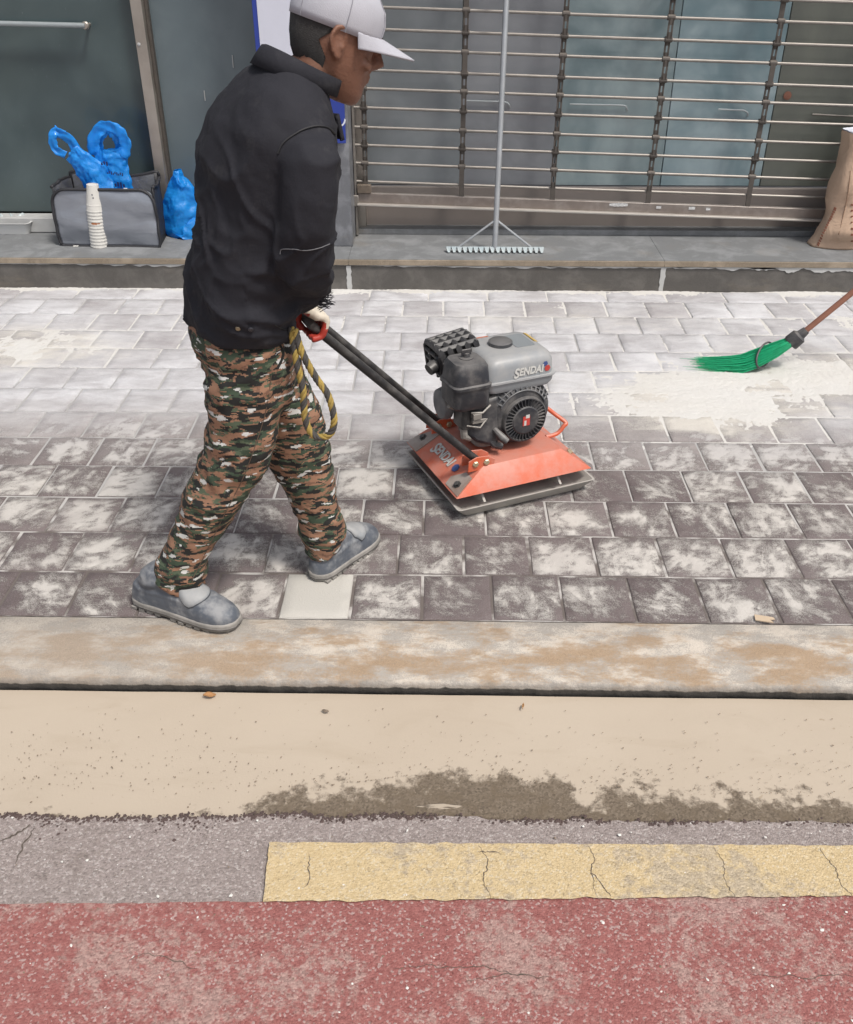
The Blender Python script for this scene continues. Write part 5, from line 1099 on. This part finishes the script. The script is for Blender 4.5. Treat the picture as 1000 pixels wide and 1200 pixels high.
# --- foam tray at the far left
tq = G(14, 276, ZL); tray = thing('foam_tray', 'white foam food tray with clear plastic scraps beside the silver bag', 'tray', tq + Vector((0,.09,0)))
M_FOAM = plain('white_foam', (.62,.62,.61), .6, var=.05, bump=.0006, bscale=300)
MB().loft([rr_rect(-.085,.085,-.07,.07,.001,.02), rr_rect(-.103,.103,-.085,.085,.060,.025), rr_rect(-.112,.112,-.094,.094,.064,.028), rr_rect(-.112,.112,-.094,.094,.068,.028), rr_rect(-.098,.098,-.080,.080,.064,.024), rr_rect(-.080,.080,-.064,.064,.008,.018)]).build('shell', M_FOAM, tray, True)
M_CLR = plain('clouded_plastic', (.40,.45,.46), .25, var=.2); rf = random.Random(9)
for k in range(3):
    c_ = Vector((-.05+.05*k, .01*k, .045)); o = MB().grid(lambda a, b: c_ + Vector(((a-.5)*.075, (b-.5)*.07, .022+.045*noise.noise(Vector((a*2.2+k*3,b*2.2,k))))), 10, 10).build('plastic_scrap', M_CLR, tray, 'all'); q = o.modifiers.new('s','SOLIDIFY'); q.thickness = .002
MB().box((0,0,0),(.022,.014,.004)).build('blue_tag', plain('blue_tag',(.05,.2,.42),.5), tray, loc=(.055,-.02,.075))
scr = G(90, 288, ZL+.001); tag(MB().box((0,0,0),(.028,.016,.004)).build('paper_scrap', M_CUP, None, bevel=.001, loc=scr+Vector((0,-.012,.002))), 'tiny white paper scrap under the silver bag\'s edge', 'scrap')

# --- paper cement sack
sq = G(955, 294, ZL); sack = thing('paper_sack', 'brown kraft paper sack standing open on the ledge by the grille', 'sack', sq)
sh_ = PY(975, 160, sq.y+.03).z - ZL
t = NT('kraft_paper'); co = t.obj(); M_KRAFT = t.done(t.mix(t.noise(co, 6, 6, .6), (.44,.30,.21), (.56,.405,.295)), .8, t.bump(t.m('ADD', t.noise(co, 7, 5, .6, .7), t.m('MULTIPLY', t.noise(co, 130, 2), .05)), .016))
M_KIN = plain('white_paper_lining', (.60,.62,.68), .8, var=.05); M_PR = plain('brown_ink', (.20,.075,.045), .8, var=.3)
SWW = .46
def sring(f, gr=0.0):
    z = f*sh_; xl = .0 + .075*min(1, (f/.32))**1.3 + .012*math.sin(f*9) - .02*max(0, f-.6) ; 
    lean = .10*f; hw = (SWW - xl*1.1)/2 + gr; dp = (.125 - .05*f**2*.6 - (.035 if f < .1 else 0))*1.0 + gr
    c_ = Vector((xl + hw - gr, .11 + lean*.3, z)); out = []
    for p in ell(c_, Vector((hw,0,0)), Vector((0,dp,0)), 44, 3.2):
        out.append(p + crumple(p*1.0, 5.5, .020)*(0.3+min(1,f*3)) + crumple(p, 16, .006))
    return out
body_r = [sring(f) for f in [0,.02,.05,.09,.14,.2,.27,.34,.41,.48,.55,.62,.69,.76,.83,.89,.94,.975,1.0]]
body_r[0] = [Vector((p.x, p.y, .002)) for p in body_r[0]]
MB().loft(body_r, True, False).build('paper_body', M_KRAFT, sack, 'all')
inr = [[p*1.0 for p in r_] for r_ in ([sring(f, -.006) for f in (1.0,.97,.92,.86)])]
MB().loft([[p + Vector((0,0,.006)) for p in sring(1.0,-.001)]] + inr, False, True).build('inner_lining', M_KIN, sack, 'all')
ST = BVHTree.FromPolygons([p + sq for r_ in body_r for p in r_], [(i*44+j, i*44+(j+1)%44, (i+1)*44+(j+1)%44, (i+1)*44+j) for i in range(len(body_r)-1) for j in range(44)])
seam_pts = [(957,287),(962,276),(968,264),(973,254),(977,244)]
for i, v in enumerate(smoothpath([Vector((a,b,0)) for a, b in seam_pts], 4)):
    q = on_tree(ST, v.x+2, v.y, .002)
    if q: MB().box((0,0,0),(.014,.004,.007), Matrix.Rotation(R(40),3,'Y')).build('stitch', M_PR, sack, loc=q-sq)
seamp = [on_tree(ST, a, b, .0015) for a, b in ((997,200),(994,225),(989,250),(983,275),(979,293))]
seamp = [q-sq for q in seamp if q]
if len(seamp) > 2: MB().tube(smoothpath(seamp,5), .0022, 6).build('side_fold', plain('fold_brown',(.24,.15,.10),.85), sack, 'all')
for k in range(7):
    q = on_tree(ST, 998, 240+k*7, .0015)
    if q: MB().box((0,0,0),(.05,.002,.010)).build('printed_line', M_PR, sack, loc=q-sq+Vector((.022,0,0)))

# --- broom
bt_ = G(822, 428); fer = PY(934, 396, bt_.y-.03); hdl = PY(1000, 342, bt_.y-.05); bd = (hdl-fer).normalized()
broom = thing('broom', 'green plastic-bristled broom with brown wooden handle sweeping sand', 'broom', Vector((fer.x-.2, bt_.y-.02, 0)))
BL = -broom.location
MB().tube([fer - bd*.02, fer + bd*.2, fer + bd*1.15], [.0125,.0125,.012], 14).build('handle', plain('brown_wood',(.26,.115,.075),.6,var=.25,scale=20,bump=.0008,bscale=90), broom, True, loc=BL)
M_FER = plain('black_ferrule',(.035,.035,.04),.5,dust=.3)
MB().tube([fer - bd*.035, fer - bd*.03, fer + bd*.012, fer + bd*.02, fer+bd*.05], [.033,.036,.034,.022,.017], 20).build('ferrule', M_FER, broom, True, loc=BL)
t = NT('green_bristle'); co = t.pos(); M_BRI = t.done(t.mix(t.noise(co, 60, 3), (.004,.22,.09), (.008,.48,.22)), .4)
M_BRI2 = t.mat
rb = random.Random(21); bmb = MB()
mid = PY(885, 419, bt_.y-.03)
p3 = [fer - bd*.02, PY(905,412,bt_.y-.03), PY(868,427,bt_.y-.025), G(838,428)+Vector((0,0,.010))]
for k in range(620):
    a = rb.uniform(0, 6.28); r_ = math.sqrt(rb.random()); u, v = r_*math.cos(a), r_*math.sin(a); ex_ = rb.gauss(.004,.022)
    pth = []
    for i, (q, wy, wz) in enumerate(zip(p3, (.026,.052,.066,.062), (.026,.040,.040,.018))):
        off = Vector((0, u*wy, v*wz)) + (Vector((0.35*v*wz,0,0)) if i < 3 else Vector((ex_*2.2 - .02*abs(u), 0, 0)))
        w_ = q + off; w_.z = max(w_.z, .003 + .002*rb.random()); pth.append(w_)
    sp3 = smoothpath(pth, 3); bmb.tube(sp3, [.0013]*(len(sp3)-3)+[.0011,.0009,.0006], 4, cap=False)
tag(bmb.build('bristles', M_BRI, broom, 'all', loc=BL), kind='stuff')
lq = []
for k in range(25):
    a = 6.283*k/24; c_ = PY(905,412,bt_.y-.03); lq.append(c_ + Vector((-.038*math.cos(a)*.9, .060*math.sin(a), .030*math.cos(a)*.55+.012)) )
rw = []
for k in range(33):
    a = 6.283*k/32; c_ = PY(896,416,bt_.y-.03); tg = (p3[0]-p3[2]).normalized(); up = Vector((0,0,1)); up = (up-tg*up.dot(tg)).normalized(); rw.append(c_ + Vector((0,.058,0))*math.cos(a) + up*.041*math.sin(a) + tg*.05*math.cos(a))
MB().tube(rw, .0045, 8).build('binding_band', M_FER, broom, 'all', loc=BL)

# --- litter
cs = G(897, 726, .004); card = tag(MB().prism([(-.028,-.012),(.022,-.012),(.012,-.002),(.026,.004),(.022,.012),(-.030,.014)], .003).build('cardboard_scrap', plain('pale_card',(.50,.39,.28),.85), None, loc=cs), 'torn scrap of pale cardboard lying on the kerbside pavers', 'scrap'); card.rotation_euler = (0,0,R(-12))
def leaf(px_, py_, L, W2, rz, col, label):
    q = G(px_, py_, ZR+.001); m_ = MB().grid(lambda a, b: Vector(((a-.5)*L, (b-.5)*W2*math.sin(math.pi*min(.98,max(.02,a)))**.7, .003+.004*(2*b-1)**2 + .002*math.sin(a*6))), 10, 4)
    o = m_.build('leaf', plain('dry_leaf', col, .8, var=.3, scale=60), None, 'all', loc=q); o.rotation_euler = (0,0,rz); s = o.modifiers.new('s','SOLIDIFY'); s.thickness = .0012
    return tag(o, label, 'leaf')
leaf(246, 816, .034, .019, .1, (.33,.17,.07), 'rounded orange-brown dead leaf on the cream slurry close to the kerb')
leaf(613, 829, .022, .007, 1.4, (.36,.20,.09), 'slim upright-lying tan leaf sliver on the cream slurry')
st_ = MB(); pebble(st_, (0,0,0), .009, random.Random(2), .7); tag(st_.build('stone', plain('grey_stone',(.16,.125,.095),.9), None, loc=G(382,834,ZR)+Vector((0,0,.002))), 'small dark stone lying on the cream slurry in the gutter', 'stone')
